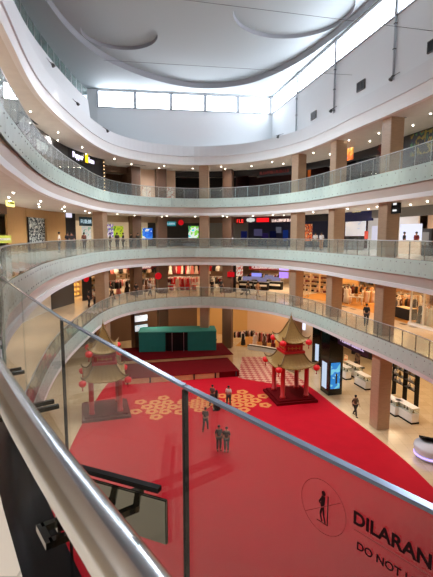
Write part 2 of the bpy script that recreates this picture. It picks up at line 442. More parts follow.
def storefronts(lv, spec):
    z = LEV[lv]; zc = LEV[lv + 1] - drop(lv + 1)
    spans = []
    for sp in spec:
        FO = sp.get('o', FO_); a0, a1 = R.S(sp['x'][0], FO), R.S(sp['x'][1], FO); sp['a'] = (a0, a1); spans.append((a0, a1))
        if 'o' in sp: spans[-1] = (R.S(sp['x'][0], FO_), R.S(sp['x'][1], FO_))
        kind = sp.get('kind', 'open'); m = sp.get('m', M_WALLB)
        if kind == 'solid':
            curved_wall('wall_shopfront', a0, a1, FO, z, zc, m)
        else:
            dp = sp.get('depth', 6.)
            curved_wall('wall_shop_back', a0, a1, FO + dp, z, zc, sp.get('back', m))
            if lv > 2: side_wall(a0, FO, FO + dp, z, zc, m); side_wall(a1, FO, FO + dp, z, zc, m)
            hh = sp.get('head', .7)
            if hh: curved_wall('wall_header', a0, a1, FO - .02, zc - hh, zc, sp.get('headm', m), .2)
            if 'floor' in sp:
                struct('floor_shop', loft([(FO, z + .004), (FO, z + .012), (FO + dp, z + .012), (FO + dp, z + .004)], a0, a1, .7, closed=True), sp['floor'])
            if sp.get('w', 0):
                am = (a0 + a1) / 2; p = R.at(am, FO + min(dp, 9) * .45); W = max(1., (a1 - a0) * .6)
                area(p.x, p.y, zc - .06, W, min(dp, 9) * .5, sp['w'], sp.get('rgb', (255, 222, 180)), R.rz(am))
    lo = min(s[0] for s in spans); hi = max(s[1] for s in spans)
    curved_wall('wall_shopfront', hi, lo + R.L, FO_, z, zc, M_WALLB); curved_wall('wall_outer', 0, R.L, OUT - .3, z, zc, M_WALLB)
W_CREAM = mat('shop_cream', (232, 208, 172), .7); W_WHITE = mat('shop_white', (236, 232, 226), .6); W_WARM = mat('shop_warm', (226, 184, 122), .7)
W_DK = mat('shop_dark', (30, 26, 28), .6); W_DKR = mat('shop_dark_red', (64, 22, 24), .6); W_NAVY = mat('navy_sign', (26, 34, 92), .5)
W_REDH = mat('red_header', (164, 24, 32), .5); W_GREY = mat('shop_grey', (120, 118, 116), .6); W_DKB = mat('shop_dark_blue', (34, 36, 62), .5)
W_BRN = mat('shop_brown', (112, 84, 66), .6); W_PINK = mat('shop_pink', (236, 204, 176), .7)
F_YEL = mat('shop_floor_warm', (208, 154, 84), .25, var=.06, scale=2); F_WHT = mat('shop_floor_white', (226, 212, 192), .2)
storefronts(3, [
    dict(x=(-60, 36), m=W_BRN, w=40, depth=5), dict(x=(36, 57), m=W_GREY, w=120, depth=3, rgb=(240, 246, 255), o=2.8),
    dict(x=(57, 107), m=W_DK, kind='solid', o=2.8), dict(x=(107, 141), m=W_BRN, w=25, depth=6), dict(x=(141, 176), m=W_PINK, w=0, kind='solid'),
    dict(x=(176, 236), m=W_DK, w=10), dict(x=(236, 303), m=W_DKR, w=18, headm=W_DK), dict(x=(303, 331), m=W_DKR, w=18, headm=W_DK), dict(x=(331, 376), m=W_DK, w=14),
    dict(x=(376, 398), m=W_BRN, kind='solid'), dict(x=(398, 520), m=W_DK, kind='solid')])
storefronts(2, [
    dict(x=(-60, 8), m=W_BRN, w=60), dict(x=(8, 27), m=M_TAN, kind='solid'), dict(x=(27, 47), m=W_GREY, w=90, headm=M_TAN, rgb=(250, 245, 235)), dict(x=(47, 66), m=M_TAN, kind='solid'),
    dict(x=(66, 76), m=W_DK, kind='solid'), dict(x=(76, 104), m=W_CREAM, w=90, headm=M_WALLB), dict(x=(104, 127), m=W_WHITE, w=90, headm=M_WALLB), dict(x=(127, 160), m=W_WHITE, w=70, headm=M_WALLB),
    dict(x=(160, 202), m=W_DK, w=25, headm=W_BRN), dict(x=(202, 236), m=W_GREY, w=25, headm=W_BRN), dict(x=(236, 303), m=W_DKB, w=40, headm=W_DKR, rgb=(210, 215, 255)),
    dict(x=(303, 332), m=W_DKR, w=40, headm=W_DK), dict(x=(332, 371), m=W_WHITE, w=170, headm=W_NAVY, rgb=(235, 240, 255), head=.9, depth=5), dict(x=(371, 398), m=W_PINK, w=60, headm=W_GREY),
    dict(x=(398, 430), m=W_PINK, w=220, headm=W_GREY, head=.75), dict(x=(430, 520), m=W_DKB, w=30, headm=W_GREY)])
storefronts(1, [
    dict(x=(-60, 48), m=W_WHITE, kind='solid'), dict(x=(48, 72), m=M_DGREY, kind='solid'), dict(x=(72, 81), m=W_WARM, w=120), dict(x=(81, 90), m=W_DK, kind='solid'),
    dict(x=(90, 108), m=M_TAN, w=100, headm=W_CREAM), dict(x=(108, 155), m=W_CREAM, back=W_BRN, w=330, headm=W_REDH, head=.6, depth=9, floor=F_WHT), dict(x=(155, 163), m=W_DK, kind='solid'), dict(x=(163, 203), m=W_CREAM, back=W_BRN, w=300, headm=W_CREAM, head=.3, floor=F_WHT, depth=8),
    dict(x=(203, 226), m=W_CREAM, back=W_BRN, w=180, head=.3, floor=F_WHT, depth=8), dict(x=(226, 236), m=W_DK, kind='solid'), dict(x=(236, 296), m=W_CREAM, w=460, headm=W_CREAM, head=.25, depth=13, floor=F_WHT),
    dict(x=(296, 326), m=W_WARM, rgb=(255, 206, 146), w=208, headm=W_CREAM, floor=F_YEL, depth=5), dict(x=(326, 380), m=W_WARM, back=M_TAN, rgb=(255, 206, 146), w=416, headm=W_CREAM, head=.4, depth=9, floor=F_YEL), dict(x=(380, 423), m=W_WARM, back=M_TAN, rgb=(255, 206, 146), w=336, headm=W_CREAM, head=.4, depth=9, floor=F_YEL),
    dict(x=(423, 520), m=W_CREAM, rgb=(255, 206, 146), w=240, headm=W_WHITE, depth=6, floor=F_YEL)])
storefronts(0, [
    dict(x=(-60, 120), m=W_BRN, w=200, depth=6), dict(x=(120, 150), m=W_BRN, w=70, depth=5), dict(x=(150, 196), m=W_BRN, w=170, headm=W_DK), dict(x=(196, 236), m=W_CREAM, back=W_WARM, w=130, headm=W_DKR),
    dict(x=(236, 290), m=W_PINK, back=W_PINK, w=210, headm=W_CREAM, floor=F_YEL), dict(x=(290, 318), m=W_CREAM, kind='solid'), dict(x=(318, 346), m=W_DK, w=60, headm=W_DK), dict(x=(346, 385), m=W_CREAM, back=W_BRN, w=300, headm=W_CREAM, depth=8),
    dict(x=(385, 430), m=W_CREAM, back=W_BRN, w=260, headm=W_CREAM, depth=8), dict(x=(430, 520), m=W_CREAM, w=200, headm=W_CREAM)])

# ------------------------------------------------------------------ balustrades
def balustrade(lv, a0, a1, pitch, postm, label, with_post=True, railr=.028, rg=R):
    z = LEV[lv]; root = thing('glass_balustrade', label, 'balustrade', (0, 0, z))
    n = max(1, round((a1 - a0) / pitch)); pts = []
    for i in range(n + 1): pts.append(R.at(a0 + (a1 - a0) * i / n))
    mesh_cache = {}
    for i in range(n):
        p, q = pts[i], pts[i + 1]; d = q - p; c = (p + q) / 2; rz = math.atan2(d.y, d.x); w = d.length - .012
        g = MB().box((0, 0, .55), (w, .016, 1.06)).build('glass_panel', M_GLASS, root, (c.x, c.y, 0), rz)
        sb = MB().box((0, 0, -.5), (w, .02, .98))
        for bx in (-w * .3, w * .3):
            for bz in (-.2, -.8): sb.lathe([(.03, -.025), (.03, .025)], 8, M=Matrix.Translation((bx, 0, bz)) @ Matrix.Rotation(PI / 2, 4, 'X'))
        ff = sb.build('frosted_fascia', M_FROST, root, (c.x, c.y, 0), rz); ff.data.materials.append(M_DGREY)
        for f_ in ff.data.polygons: f_.material_index = 1 if f_.area < .02 and len(ff.data.vertices) > 8 and abs(f_.center.y) <= .0255 and f_.area < .004 else 0
        if with_post and not (lv == 2 and proj_x(p) is not None and proj_x(p) < 70 or lv == 2 and p.y < 9):
            pp = R.at(a0 + (a1 - a0) * i / n, .06)
            mb = MB(); pw = .05 if lv < 3 else .03; mb.box((0, 0, .53), (pw, .03, 1.06)); mb.box((0, -.03, .25), (pw + .02, .05, .04)); mb.box((0, -.03, .85), (pw + .02, .05, .04))
            mb.build('post', postm, root, (pp.x, pp.y, 0), R.rz(a0 + (a1 - a0) * i / n))
    path = [R.at(a0 + (a1 - a0) * i / (n * 2), 0, 1.1) for i in range(n * 2 + 1)]
    MB().tube(path, railr, 8).build('handrail', M_RAIL, root)
    return root
aJ4 = R.near(J4); aEND = R.near((11.9, 12))
balustrade(1, R.near((-4.5, 9)), aEND, 1.35, M_BRONZE, 'glass balustrade with bronze posts around the first floor walkway above the carpet')
balustrade(2, aJ4, aEND, 1.45, M_BRONZE, 'glass balustrade along the second floor edge level with the viewer')
balustrade(3, R.near((-3.4, 6.8)), aEND, 1.45, M_RAIL, 'highest glass balustrade along the third floor walkway', True)

# near balustrade in front of the viewer
nb = thing('glass_balustrade', 'nearest glass balustrade with thick steel handrail and printed do not lean notice', 'balustrade', (0, 0, Z2))
GT = 1.05
def panel(p, q, mname=M_GLASSN):
    p, q = Vector(p), Vector(q); d = q - p; c = (p + q) / 2; rz = math.atan2(d.y, d.x); w = d.length - .006
    g = MB().box((0, 0, (GT - .9) / 2), (w, .012, GT + .9)).build('glass_panel', mname, nb, (c.x, c.y, 0), rz)
    MB().box((0, 0, GT + .0035), (w, .014, .007)).build('glass_edge', M_EDGE, g)
    return g, rz, c
gA = panel(JR, J1); gB = panel(J1, J2); gC = panel(J2, J3); gD = panel(J3, J4); gE = panel((1.5, -.9), JR)
for j, w in ((J1, .012), (J2, .008)):
    MB().box((j[0], j[1], (GT - .9) / 2 - .004), (w * .7, .0135, GT + .9), math.atan2(.8, -.6)).build('joint_seal', M_BLACK, nb)
aN0 = R.near((1.5, -.9)); aN1 = R.near(J4) + 3.5
hp = [R.at(aN0 + (aN1 - aN0) * i / 40, .293, .90) for i in range(41)]
MB().tube(hp, .045, 32).build('handrail', M_STEEL, nb)
def bracket(u, plate):
    t = Vector((-.6, .8)); nrm = Vector((.8, .6))
    def P(uu, nn): q = t * uu + nrm * nn; return Vector((q.x, q.y, 0))
    rz = math.atan2(.8, -.6); ez = .67
    b = MB()
    for du in (-.035, .035):
        c = P(u + du, (.556 + .262) / 2); b.box((c.x, c.y, ez), (.018, .29, .018), rz)
    c = P(u, .262); b.box((c.x, c.y, ez), (.088, .018, .018), rz)
    c = P(u, .30); b.box((c.x, c.y, (ez + .88) / 2), (.016, .016, .88 - ez), rz)
    r = b.build('rail_bracket', M_STEELM, nb)
    if plate:
        a, b_ = P(.955, .55), P(1.22, .40); d = b_ - a; c = (a + b_) / 2; rp = math.atan2(d.y, d.x)
        MB().box((c.x, c.y, .65), (d.length, .012, .13), rp, bev=.003).build('clamp_plate', M_STEELM, nb)
        a, b_ = P(.995, .55), P(1.27, .395); d = b_ - a; c = (a + b_) / 2
        MB().box((c.x, c.y, .725), (d.length, .02, .014), rp).build('rubber_pad', M_BLACK, nb)
bracket(1.07, True); bracket(1.94, False); bracket(2.55, False)
bracket(.2, False)
# printed notice on the pane
gm, grz, gc = gA
def on_glass(px, py):
    """picture point -> (x along the pane, z above the floor) on pane A"""
    d = ray(px, py); a = math.cos(grz), math.sin(grz); nrm = Vector((-a[1], a[0])); t = (nrm.x * gc.x + nrm.y * gc.y) / (nrm.x * d.x + nrm.y * d.y)
    p = EYE + d * t; return ((p.x - gc.x) * a[0] + (p.y - gc.y) * a[1], p.z - Z2)
M_INK = mat('dark_red_ink', (30, 8, 12), .8, spec=.1); M_INKR = mat('red_ink', (140, 30, 36), .6)
flip = Matrix.Rotation(PI, 4, 'Z')       # pane x axis runs away from the reader's right, so turn the print
def ink(name, me, m, x, z, side=-1):
    o = obj(name, me, m, gm); o.rotation_euler = (0, 0, PI); o.location = (x, .0085, z); return o
sgn = 1 if on_glass(400, 520)[0] > on_glass(360, 520)[0] else -1
def place(name, me, m, px, py):
    x, z = on_glass(px, py); o = obj(name, me, m, gm)
    if sgn < 0: o.rotation_euler = (0, 0, PI); o.location = (x, .0085, z)
    else: o.location = (x, -.0085, z)
    return o
dx1 = abs(on_glass(433, 559)[0] - on_glass(356, 519.5)[0])
hD = on_glass(356, 505.5)[1] - on_glass(356, 519.5)[1]
place('notice_lettering', text_mesh('notice_lettering', 'DILARANG BERSANDAR', hD / .78, .001, hD * .035), M_INK, 356, 520)
h2 = on_glass(360, 535.5)[1] - on_glass(360, 546)[1]
place('notice_lettering', text_mesh('notice_lettering', 'DO NOT LEAN', h2 / .95, .001, h2 * .012), M_INK, 359.5, 546)
lx0, lz0 = on_glass(357, 526)
me = MB().box((.16, 0, 0), (.32, .001, .0016)).mesh('notice_rule'); place('notice_rule', me, M_INKR, 357, 526.5)
def annulus(r, w, n=48):
    vs = []; fs = []
    for i in range(n):
        q = 2 * PI * i / n
        vs += [(r * math.cos(q), 0, r * math.sin(q)), ((r - w) * math.cos(q), 0, (r - w) * math.sin(q))]
    for i in range(n): j = (i + 1) % n; fs.append((2 * i, 2 * i + 1, 2 * j + 1, 2 * j))
    return MB().add(vs, fs)
rc = abs(on_glass(326, 480)[1] - on_glass(326, 530)[1]) / 2 * 1.06
ic = annulus(rc, rc * .03)
ic.box((0, 0, 0), (rc * 1.9, .0008, rc * .025), M=Matrix.Rotation(-.62, 4, 'Y'))
place('ban_ring', ic.mesh('ban_ring'), M_INKR, 326, 505)
pi = MB(); s_ = rc
pi.add([(s_ * (.02 + .09 * math.cos(q * PI / 8)), 0, s_ * (.52 + .1 * math.sin(q * PI / 8))) for q in range(16)], [tuple(range(16))])
def bar(x0, z0, x1, z1, w): 
    d = Vector((x1 - x0, 0, z1 - z0)); n = Vector((-d.z, 0, d.x)).normalized() * w / 2; a, b = Vector((x0, 0, z0)), Vector((x1, 0, z1))
    pi.add([v * s_ for v in (a - n, b - n, b + n, a + n)], [(0, 1, 2, 3)])
bar(.02, .42, -.02, -.02, .17); bar(-.02, .38, -.17, .12, .07); bar(-.17, .12, .02, .05, .06); bar(-.02, 0, -.1, -.3, .09); bar(-.1, -.3, -.02, -.56, .07); bar(.02, 0, .05, -.3, .09); bar(.05, -.3, .12, -.56, .07); bar(.22, .5, .22, -.6, .05); bar(-.25, -.6, .24, -.6, .04)
place('leaning_figure', pi.mesh('leaning_figure'), M_INK, 326, 505)

# ------------------------------------------------------------------ red carpet, printed flowers, stage
cp = [R.at(R.L * i / 200, -.1) for i in range(200)]
line_y = lambda x: 41.3 + .12 * (x + 1)
poly = []
n = len(cp)
for i in range(n):
    a, b = cp[i], cp[(i + 1) % n]; ia, ib = a.y < line_y(a.x), b.y < line_y(b.x)
    if ia: poly.append((a.x, a.y))
    if ia != ib:
        fa, fb = a.y - line_y(a.x), b.y - line_y(b.x); k = fa / (fa - fb); q = a.lerp(b, k); poly.append((q.x, q.y))
cpt = thing('event_carpet', 'wide red event carpet covering the ground floor below the void', 'carpet', (0, 25, 0))
MB().prism([(p[0], p[1] - 25) for p in poly], .002, .014).build('carpet_sheet', M_CARPET, cpt)
def medallion(cx, cy, sx, sy):
    mb = MB(); rnd = random.Random(int(cx * 10)); k = 0
    spots = [(0, 0)] + [(1.05 * math.cos(i * PI / 3), 1.05 * math.sin(i * PI / 3)) for i in range(6)] + [(2.05 * math.cos(i * PI / 3 + .5), 1.9 * math.sin(i * PI / 3 + .5)) for i in range(6)]
    for (x, y) in spots:
        n = 20; r1, r0 = .5, .17; vs = []; fs = []
        for i in range(n):
            q = 2 * PI * i / n; rr = r1 * (1 + .1 * math.cos(5 * q))
            vs += [(cx + sx * (x + rr * math.cos(q)), cy + sy * (y + rr * math.sin(q)), .018), (cx + sx * (x + r0 * math.cos(q)), cy + sy * (y + r0 * math.sin(q)), .018)]
        for i in range(n): j = (i + 1) % n; fs.append((2 * i, 2 * j, 2 * j + 1, 2 * i + 1))
        mb.add(vs, fs)
    return mb.build('flower_print', M_GOLDC, cpt)
p = at_z(243, 400.5, 0); medallion(p.x, p.y - 25, 1.0, 1.05)
p = at_z(160, 407, 0); medallion(p.x, p.y - 25, 1.0, 1.05)
p = at_z(200, 404, 0); medallion(p.x, p.y - 25, .8, .7)
# checked red and white sheet behind the pavilion
def checker(name, a, b, sc):
    m = D.materials.new(name); m.use_nodes = True; nt = m.node_tree; bs = nt.nodes['Principled BSDF']; tc = nt.nodes.new('ShaderNodeTexCoord'); ck = nt.nodes.new('ShaderNodeTexChecker')
    ck.inputs['Color1'].default_value = lin(a) + (1,); ck.inputs['Color2'].default_value = lin(b) + (1,); ck.inputs['Scale'].default_value = sc
    mp = nt.nodes.new('ShaderNodeMapping'); mp.inputs['Rotation'].default_value = (0, 0, .7)
    nt.links.new(tc.outputs['Object'], mp.inputs[0]); nt.links.new(mp.outputs[0], ck.inputs[0]); nt.links.new(ck.outputs[0], bs.inputs['Base Color']); bs.inputs['Roughness'].default_value = .4; return m
M_CHECK = checker('red_white_check', (168, 40, 44), (206, 160, 140), 2.2)
q = [at_z(x, y, 0) for (x, y) in ((238, 378), (298, 388), (307, 383), (262, 357), (242, 357))]
tag(MB().prism([(v.x, v.y) for v in q], .016, .022).build('patterned_mat', M_CHECK), 'red and cream checked floor sheet behind the right pavilion', 'mat')

M_STAGEW = mat('stage_wood', (222, 180, 128), .5, var=.12, scale=3, stretch=(1, 1, 8))
SR = math.radians(13)
st = thing('event_stage', 'two level event stage topped with dark red carpet', 'stage', (-3.7, 42.9, .016), SR)
MB().box((0, 0, .26), (11.0, 5.0, .52)).build('lower_platform', M_STAGEW, st)
MB().box((0, 0, .54), (11.1, 5.1, .04)).build('platform_carpet', M_CARPETD, st)
for i in range(6): MB().box((-5.3 + i * 2.1, -2.54, .26), (.14, .06, .5)).build('skirt_post', M_DARK, st)
MB().box((4.5, -2.53, .26), (2.0, .05, .5)).build('skirt_panel', M_CARPETD, st)
MB().box((.2, 4.9, .42), (11.9, 5.2, .84)).build('upper_platform', M_STAGEW, st)
MB().box((.2, 4.9, .87), (12.0, 5.3, .06)).build('platform_carpet', M_CARPETD, st)
th = thing('backdrop_booth', 'flat-roofed teal fabric booth with a black doorway on the stage', 'booth', (-4.45, 49.1, .916), math.radians(5.4))
MB().box((-2.85, -1.35, 1.08), (2.9, .1, 2.16)).build('front_panel', M_TEAL, th); MB().box((2.7, -1.35, 1.08), (3.2, .1, 2.16)).build('front_panel', M_TEAL, th)
MB().box((0, 0, 2.2), (8.7, 2.9, .1)).build('roof', mat('teal_roof', (44, 140, 124), .7), th)
for sx in (-4.27, 4.27): MB().box((sx, 0, 1.08), (.1, 2.7, 2.16)).build('side_panel', M_TEAL, th)
MB().box((0, 1.35, 1.08), (8.6, .1, 2.16)).build('back_panel', M_DARK, th)
for sx in (-.65, .65): MB().box((sx, -1.4, 1.08), (.05, .05, 2.16)).build('door_post', M_RAIL, th)
MB().box((0, -1.2, 1.08), (2.6, .06, 2.1)).build('doorway_dark', M_BLACK, th)  # black sheet standing in for the darkness inside the doorway

# ------------------------------------------------------------------ pavilions
def roof_mesh(a_top, a_eave, z_top, z_eave, lift, nu=17, nv=9):
    mb = MB()
    for s in range(4):
        Rm = Matrix.Rotation(s * PI / 2, 4, 'Z'); vs = []; fs = []
        for thick in (0, 1):
            for j in range(nv):
                v = j / (nv - 1); a = a_top + (a_eave - a_top) * (v ** .85); zz = z_top + (z_eave - z_top) * (1 - (1 - v) ** 1.9)
                for i in range(nu):
                    u = -1 + 2 * i / (nu - 1); c = abs(u) ** 3 * v * v
                    rib = .028 * v * (1 if i % 2 else 0) if 0 < i < nu - 1 else 0
                    vs.append((u * a * (1 + .06 * c), -a * (1 + .06 * c), zz + lift * c + rib - thick * .07 * v))
        N = nu * nv
        for j in range(nv - 1):
            for i in range(nu - 1):
                f = (j * nu + i, j * nu + i + 1, (j + 1) * nu + i + 1, (j + 1) * nu + i); fs.append(f); fs.append(tuple(N + k for k in f[::-1]))
        j = nv - 1
        for i in range(nu - 1): fs.append((j * nu + i, j * nu + i + 1, N + j * nu + i + 1, N + j * nu + i))
        mb.add(vs, fs, False, Rm)
    return mb
def ridge_path(a_top, a_eave, z_top, z_eave, lift, k):
    out = []
    for j in range(9):
        v = j / 8; a = a_top + (a_eave - a_top) * (v ** .85); zz = z_top + (z_eave - z_top) * (1 - (1 - v) ** 1.9) + lift * v * v
        s = a * (1 + .06 * v * v); out.append(Matrix.Rotation(k * PI / 2, 4, 'Z') @ Vector((-s, -s, zz + .03)))
    e = out[-1] - out[-2]; out.append(out[-1] + e * .5 + Vector((0, 0, .12))); return out
LOW = (.72, 1.6, 4.2, 2.9, .46); UPR = (.06, 1.1, 6.8, 4.95, .46)
def pavilion(loc, rz, label):
    r = thing('festive_pavilion', label, 'pavilion', loc, rz)
    b = MB(); b.box((0, 0, .1), (3.6, 3.6, .2)); b.box((0, 0, .27), (3.2, 3.2, .14)); b.build('base', M_CARPETD, r)
    for x in (-1.05, 1.05):
        for y in (-1.05, 1.05):
            MB().lathe([(.24, .34), (.24, .5), (.19, .52), (.19, 3.0), (.24, 3.05), (.24, 3.2)], 14, (x, y, 0)).build('pillar', M_RED, r)
    bm_ = MB()
    for s in range(4): bm_.box((0, -1.05, 3.0), (2.1, .12, .3), M=Matrix.Rotation(s * PI / 2, 4, 'Z'))
    bm_.build('beam', M_RED, r)
    roof_mesh(*LOW).build('lower_roof', M_GOLD, r)
    mb = MB()
    for k in range(4): mb.tube(ridge_path(*LOW, k), [.06] * 9 + [.02], 6)
    mb.build('lower_ridge', M_GOLDD, r)
    d = MB(); d.box((0, 0, 4.5), (1.55, 1.55, 1.1)); d.box((0, 0, 4.12), (1.85, 1.85, .2)); d.box((0, 0, 4.72), (1.8, 1.8, .08)); dr = d.build('drum', M_RED, r)
    g = MB()
    for s in range(4):
        Rm = Matrix.Rotation(s * PI / 2, 4, 'Z')
        g.box((0, -.785, 4.44), (1.1, .03, .05), M=Rm)
        for x in (-.5, -.17, .17, .5): g.box((x, -.785, 4.44), (.05, .03, .28), M=Rm)
    g.build('gold_lattice', mat('lattice_gold', (200, 140, 60), .4, metal=.3), dr)
    roof_mesh(*UPR).build('upper_roof', M_GOLD, r)
    mb = MB()
    for k in range(4): mb.tube(ridge_path(*UPR, k), [.05] * 9 + [.02], 6)
    mb.build('upper_ridge', M_GOLDD, r)
    MB().lathe([(.12, 6.65), (.14, 6.75), (.07, 6.85), (.1, 6.95), (.03, 7.1), (.01, 7.4)], 12).build('finial', M_GOLD, r)
    return r
M_LANT = mat('lantern_red', (206, 22, 30), .45, emit=.25)
def lantern_proto():
    r = thing('paper_lantern', 'lantern', 'lantern')
    MB().lathe([(.08, -.46), (.2, -.42), (.27, -.3), (.28, -.2), (.24, -.08), (.1, 0)], 14).build('lantern_shade', M_LANT, r)
    MB().lathe([(.09, -.5), (.09, -.45)], 10).build('rim', M_GOLDD, r)
    MB().tube([(0, 0, 0), (0, 0, .14)], .015, 6).build('cord', M_RED, r)
    MB().lathe([(.02, -.5), (.05, -.78)], 8).build('tassel', M_RED, r)
    return r
PV = [((6.3, 36.2, .014), math.radians(12.5), 'right'), ((-8.75, 33.0, .014), math.radians(17), 'left')]
pavilion(PV[0][0], PV[0][1], 'red and gold two-tier pavilion beside the black portal shop')
pavilion(PV[1][0], PV[1][1], 'red and gold two-tier pavilion seen behind the near glass panes')
lp = lantern_proto(); first = True
for (loc, rz, nm) in PV:
    for (spec, tier) in ((LOW, 'lower'), (UPR, 'upper')):
        for k in range(4):
            q = ridge_path(*spec, k)[-2]; w = Matrix.Translation(loc) @ Matrix.Rotation(rz, 4, 'Z') @ Vector((q.x * .97, q.y * .97, q.z - .2))
            lab = 'round red lantern hanging from the %s roof corners of the %s pavilion' % (tier, nm)
            grp = '%s corner lanterns of the %s pavilion' % (tier, nm)
            if first: lp.location = w; tag(lp, lab, None, grp); first = False
            else: dup(lp, w, 0, lab, grp)

# ------------------------------------------------------------------ people
def skin_mesh(name, V, E, rad, sub=1, root=0):
    me = D.meshes.new(name + '_t'); me.from_pydata(V, E, []); o = D.objects.new(name + '_t', me); COL.objects.link(o)
    m = o.modifiers.new('s', 'SKIN'); m.use_smooth_shade = True
    for i, r in enumerate(rad):
        sv = me.skin_vertices[0].data[i]; sv.radius = r if isinstance(r, tuple) else (r, r); sv.use_root = (i == root)
    if sub: s2 = o.modifiers.new('d', 'SUBSURF'); s2.levels = sub; s2.render_levels = sub
    bpy.context.view_layer.update()
    out = D.meshes.new_from_object(o.evaluated_get(bpy.context.evaluated_depsgraph_get())); out.name = name
    D.objects.remove(o); D.meshes.remove(me); out.materials.clear(); return out
def figure(pose):
    """skeleton joints for a pose, facing -y"""
    st_ = {'stand': 0., 'walk': .2, 'sit': 0.}[pose]
    J = dict(pel=(0, 0, .93), spi=(0, 0, 1.12), che=(0, .005, 1.32), nec=(0, .01, 1.47), hb=(0, -.005, 1.54), hc=(0, -.015, 1.62), ht=(0, -.005, 1.685))
    for s, k in ((-1, 'l'), (1, 'r')):
        f = st_ * s
        J['sh' + k] = (s * .165, .01, 1.40); J['el' + k] = (s * .215, .03 - f * .5, 1.14); J['wr' + k] = (s * .225, -.06 - f * .8, .92); J['pa' + k] = (s * .222, -.08 - f * .85, .86)
        for t, (dx, dy, ln) in enumerate(((.03, -.045, .05), (.018, -.03, .085), (.006, -.005, .095), (-.006, .018, .088), (-.016, .035, .07))):
            b = J['pa' + k]; J['f%d%s' % (t, k)] = (b[0] - s * dx * .5, b[1] + dy, b[2] - ln * .6); J['g%d%s' % (t, k)] = (b[0] - s * dx * 1.2, b[1] + dy * 1.1 - .01, b[2] - ln)
        J['hi' + k] = (s * .095, 0, .88)
        if pose == 'sit': J['kn' + k] = (s * .11, -.42, .86 - .36 + .36); J['an' + k] = (s * .11, -.42, .45); J['to' + k] = (s * .12, -.56, .4)
        else: J['kn' + k] = (s * .1, -.03 + f * .7 - abs(f) * .15, .49); J['an' + k] = (s * .1, .03 + f * 1.5, .085 + abs(f) * .12 * (s > 0)); J['to' + k] = (s * .115, -.11 + f * 1.5, .035 + abs(f) * .1 * (s > 0))
    return J
BODY_E = [('pel', 'spi'), ('spi', 'che'), ('che', 'nec'), ('nec', 'hb'), ('hb', 'hc'), ('hc', 'ht')]
RAD = dict(pel=(.14, .11), spi=(.14, .105), che=(.155, .11), nec=.05, hb=.062, hc=(.078, .095), ht=(.05, .06), sh=.062, el=.048, wr=.028, pa=(.036, .018), hi=.09, kn=.066, an=.046, to=.034, f=.0085, g=.007)
def build_set(pose):
    J = figure(pose)
    def mk(name, joints, edges, grow=0., sub=1, over=None):
        idx = {j: i for i, j in enumerate(joints)}; rad = []
        for j in joints:
            r = RAD.get(j, RAD.get(j[:2], RAD.get(j[:1]))); r = r if isinstance(r, tuple) else (r, r)
            if over and j in over: r = over[j]
            rad.append((r[0] + grow, r[1] + grow))
        return skin_mesh(name, [J[j] for j in joints], [(idx[a], idx[b]) for a, b in edges], rad, sub)
    jb = ['pel', 'spi', 'che', 'nec', 'hb', 'hc', 'ht']; eb = list(BODY_E)
    for k in 'lr':
        jb += [x + k for x in ('sh', 'el', 'wr', 'pa', 'hi', 'kn', 'an', 'to')] + ['%s%d%s' % (c, t, k) for t in range(5) for c in 'fg']
        eb += [('che', 'sh' + k), ('sh' + k, 'el' + k), ('el' + k, 'wr' + k), ('wr' + k, 'pa' + k), ('pel', 'hi' + k), ('hi' + k, 'kn' + k), ('kn' + k, 'an' + k), ('an' + k, 'to' + k)]
        for t in range(5): eb += [('pa' + k, 'f%d%s' % (t, k)), ('f%d%s' % (t, k), 'g%d%s' % (t, k))]
    body = mk('body', jb, eb)
    # nose, added to the body mesh
    bm = bmesh.new(); bm.from_mesh(body); h = J['hc']
    bmesh.ops.create_cone(bm, cap_ends=True, segments=6, radius1=.018, radius2=.004, depth=.05, matrix=Matrix.Translation((h[0], h[1] - .095, h[2] - .005)) @ Matrix.Rotation(PI / 2, 4, 'X'))
    bm.to_mesh(body); bm.free()
    shirt = mk('shirt', ['pel', 'spi', 'che', 'shl', 'shr', 'ell', 'elr'], [('pel', 'spi'), ('spi', 'che'), ('che', 'shl'), ('che', 'shr'), ('shl', 'ell'), ('shr', 'elr')], .022)
    jt = ['pel', 'hil', 'hir', 'knl', 'knr', 'anl', 'anr']
    trou = mk('trousers', jt, [('pel', 'hil'), ('pel', 'hir'), ('hil', 'knl'), ('hir', 'knr'), ('knl', 'anl'), ('knr', 'anr')], .02)
    hair = MB(); hc = J['hc']
    prof = [(.001, .105), (.05, .098), (.085, .07), (.098, .03), (.094, -.02), (.07, -.05)]
    hair.lathe(prof[::-1], 14, (hc[0], hc[1] + .02, hc[2] + .005))
    sh = MB()
    for k in 'lr':
        a, t = J['an' + k], J['to' + k]; sh.tube([(a[0], a[1] + .04, t[2] + .015), (a[0], a[1] - .03, t[2] + .015), (t[0], t[1] - .03, t[2] + .005)], [.045, .05, .036], 8)
    gown = MB().lathe([(.31, .06), (.27, .5), (.2, .95), (.17, 1.2), (.2, 1.38), (.08, 1.5)], 14)
    scarf = MB().lathe([(.16, 1.38), (.11, 1.5), (.115, 1.62), (.09, 1.7), (.03, 1.735)], 12)
    return dict(body=body, shirt=shirt, trousers=trou, hair=hair.mesh('hair'), shoes=sh.mesh('shoes'), gown=gown.mesh('gown'), scarf=scarf.mesh('headscarf'))
SETS = {p: build_set(p) for p in ('stand', 'walk')}
def cloth(rgb): return mat('cloth_%d_%d_%d' % rgb, rgb, .8)
M_SKIN = mat('skin', (176, 128, 98), .5); M_HAIR = mat('hair_black', (22, 18, 18), .5)
PEOPLE = 0
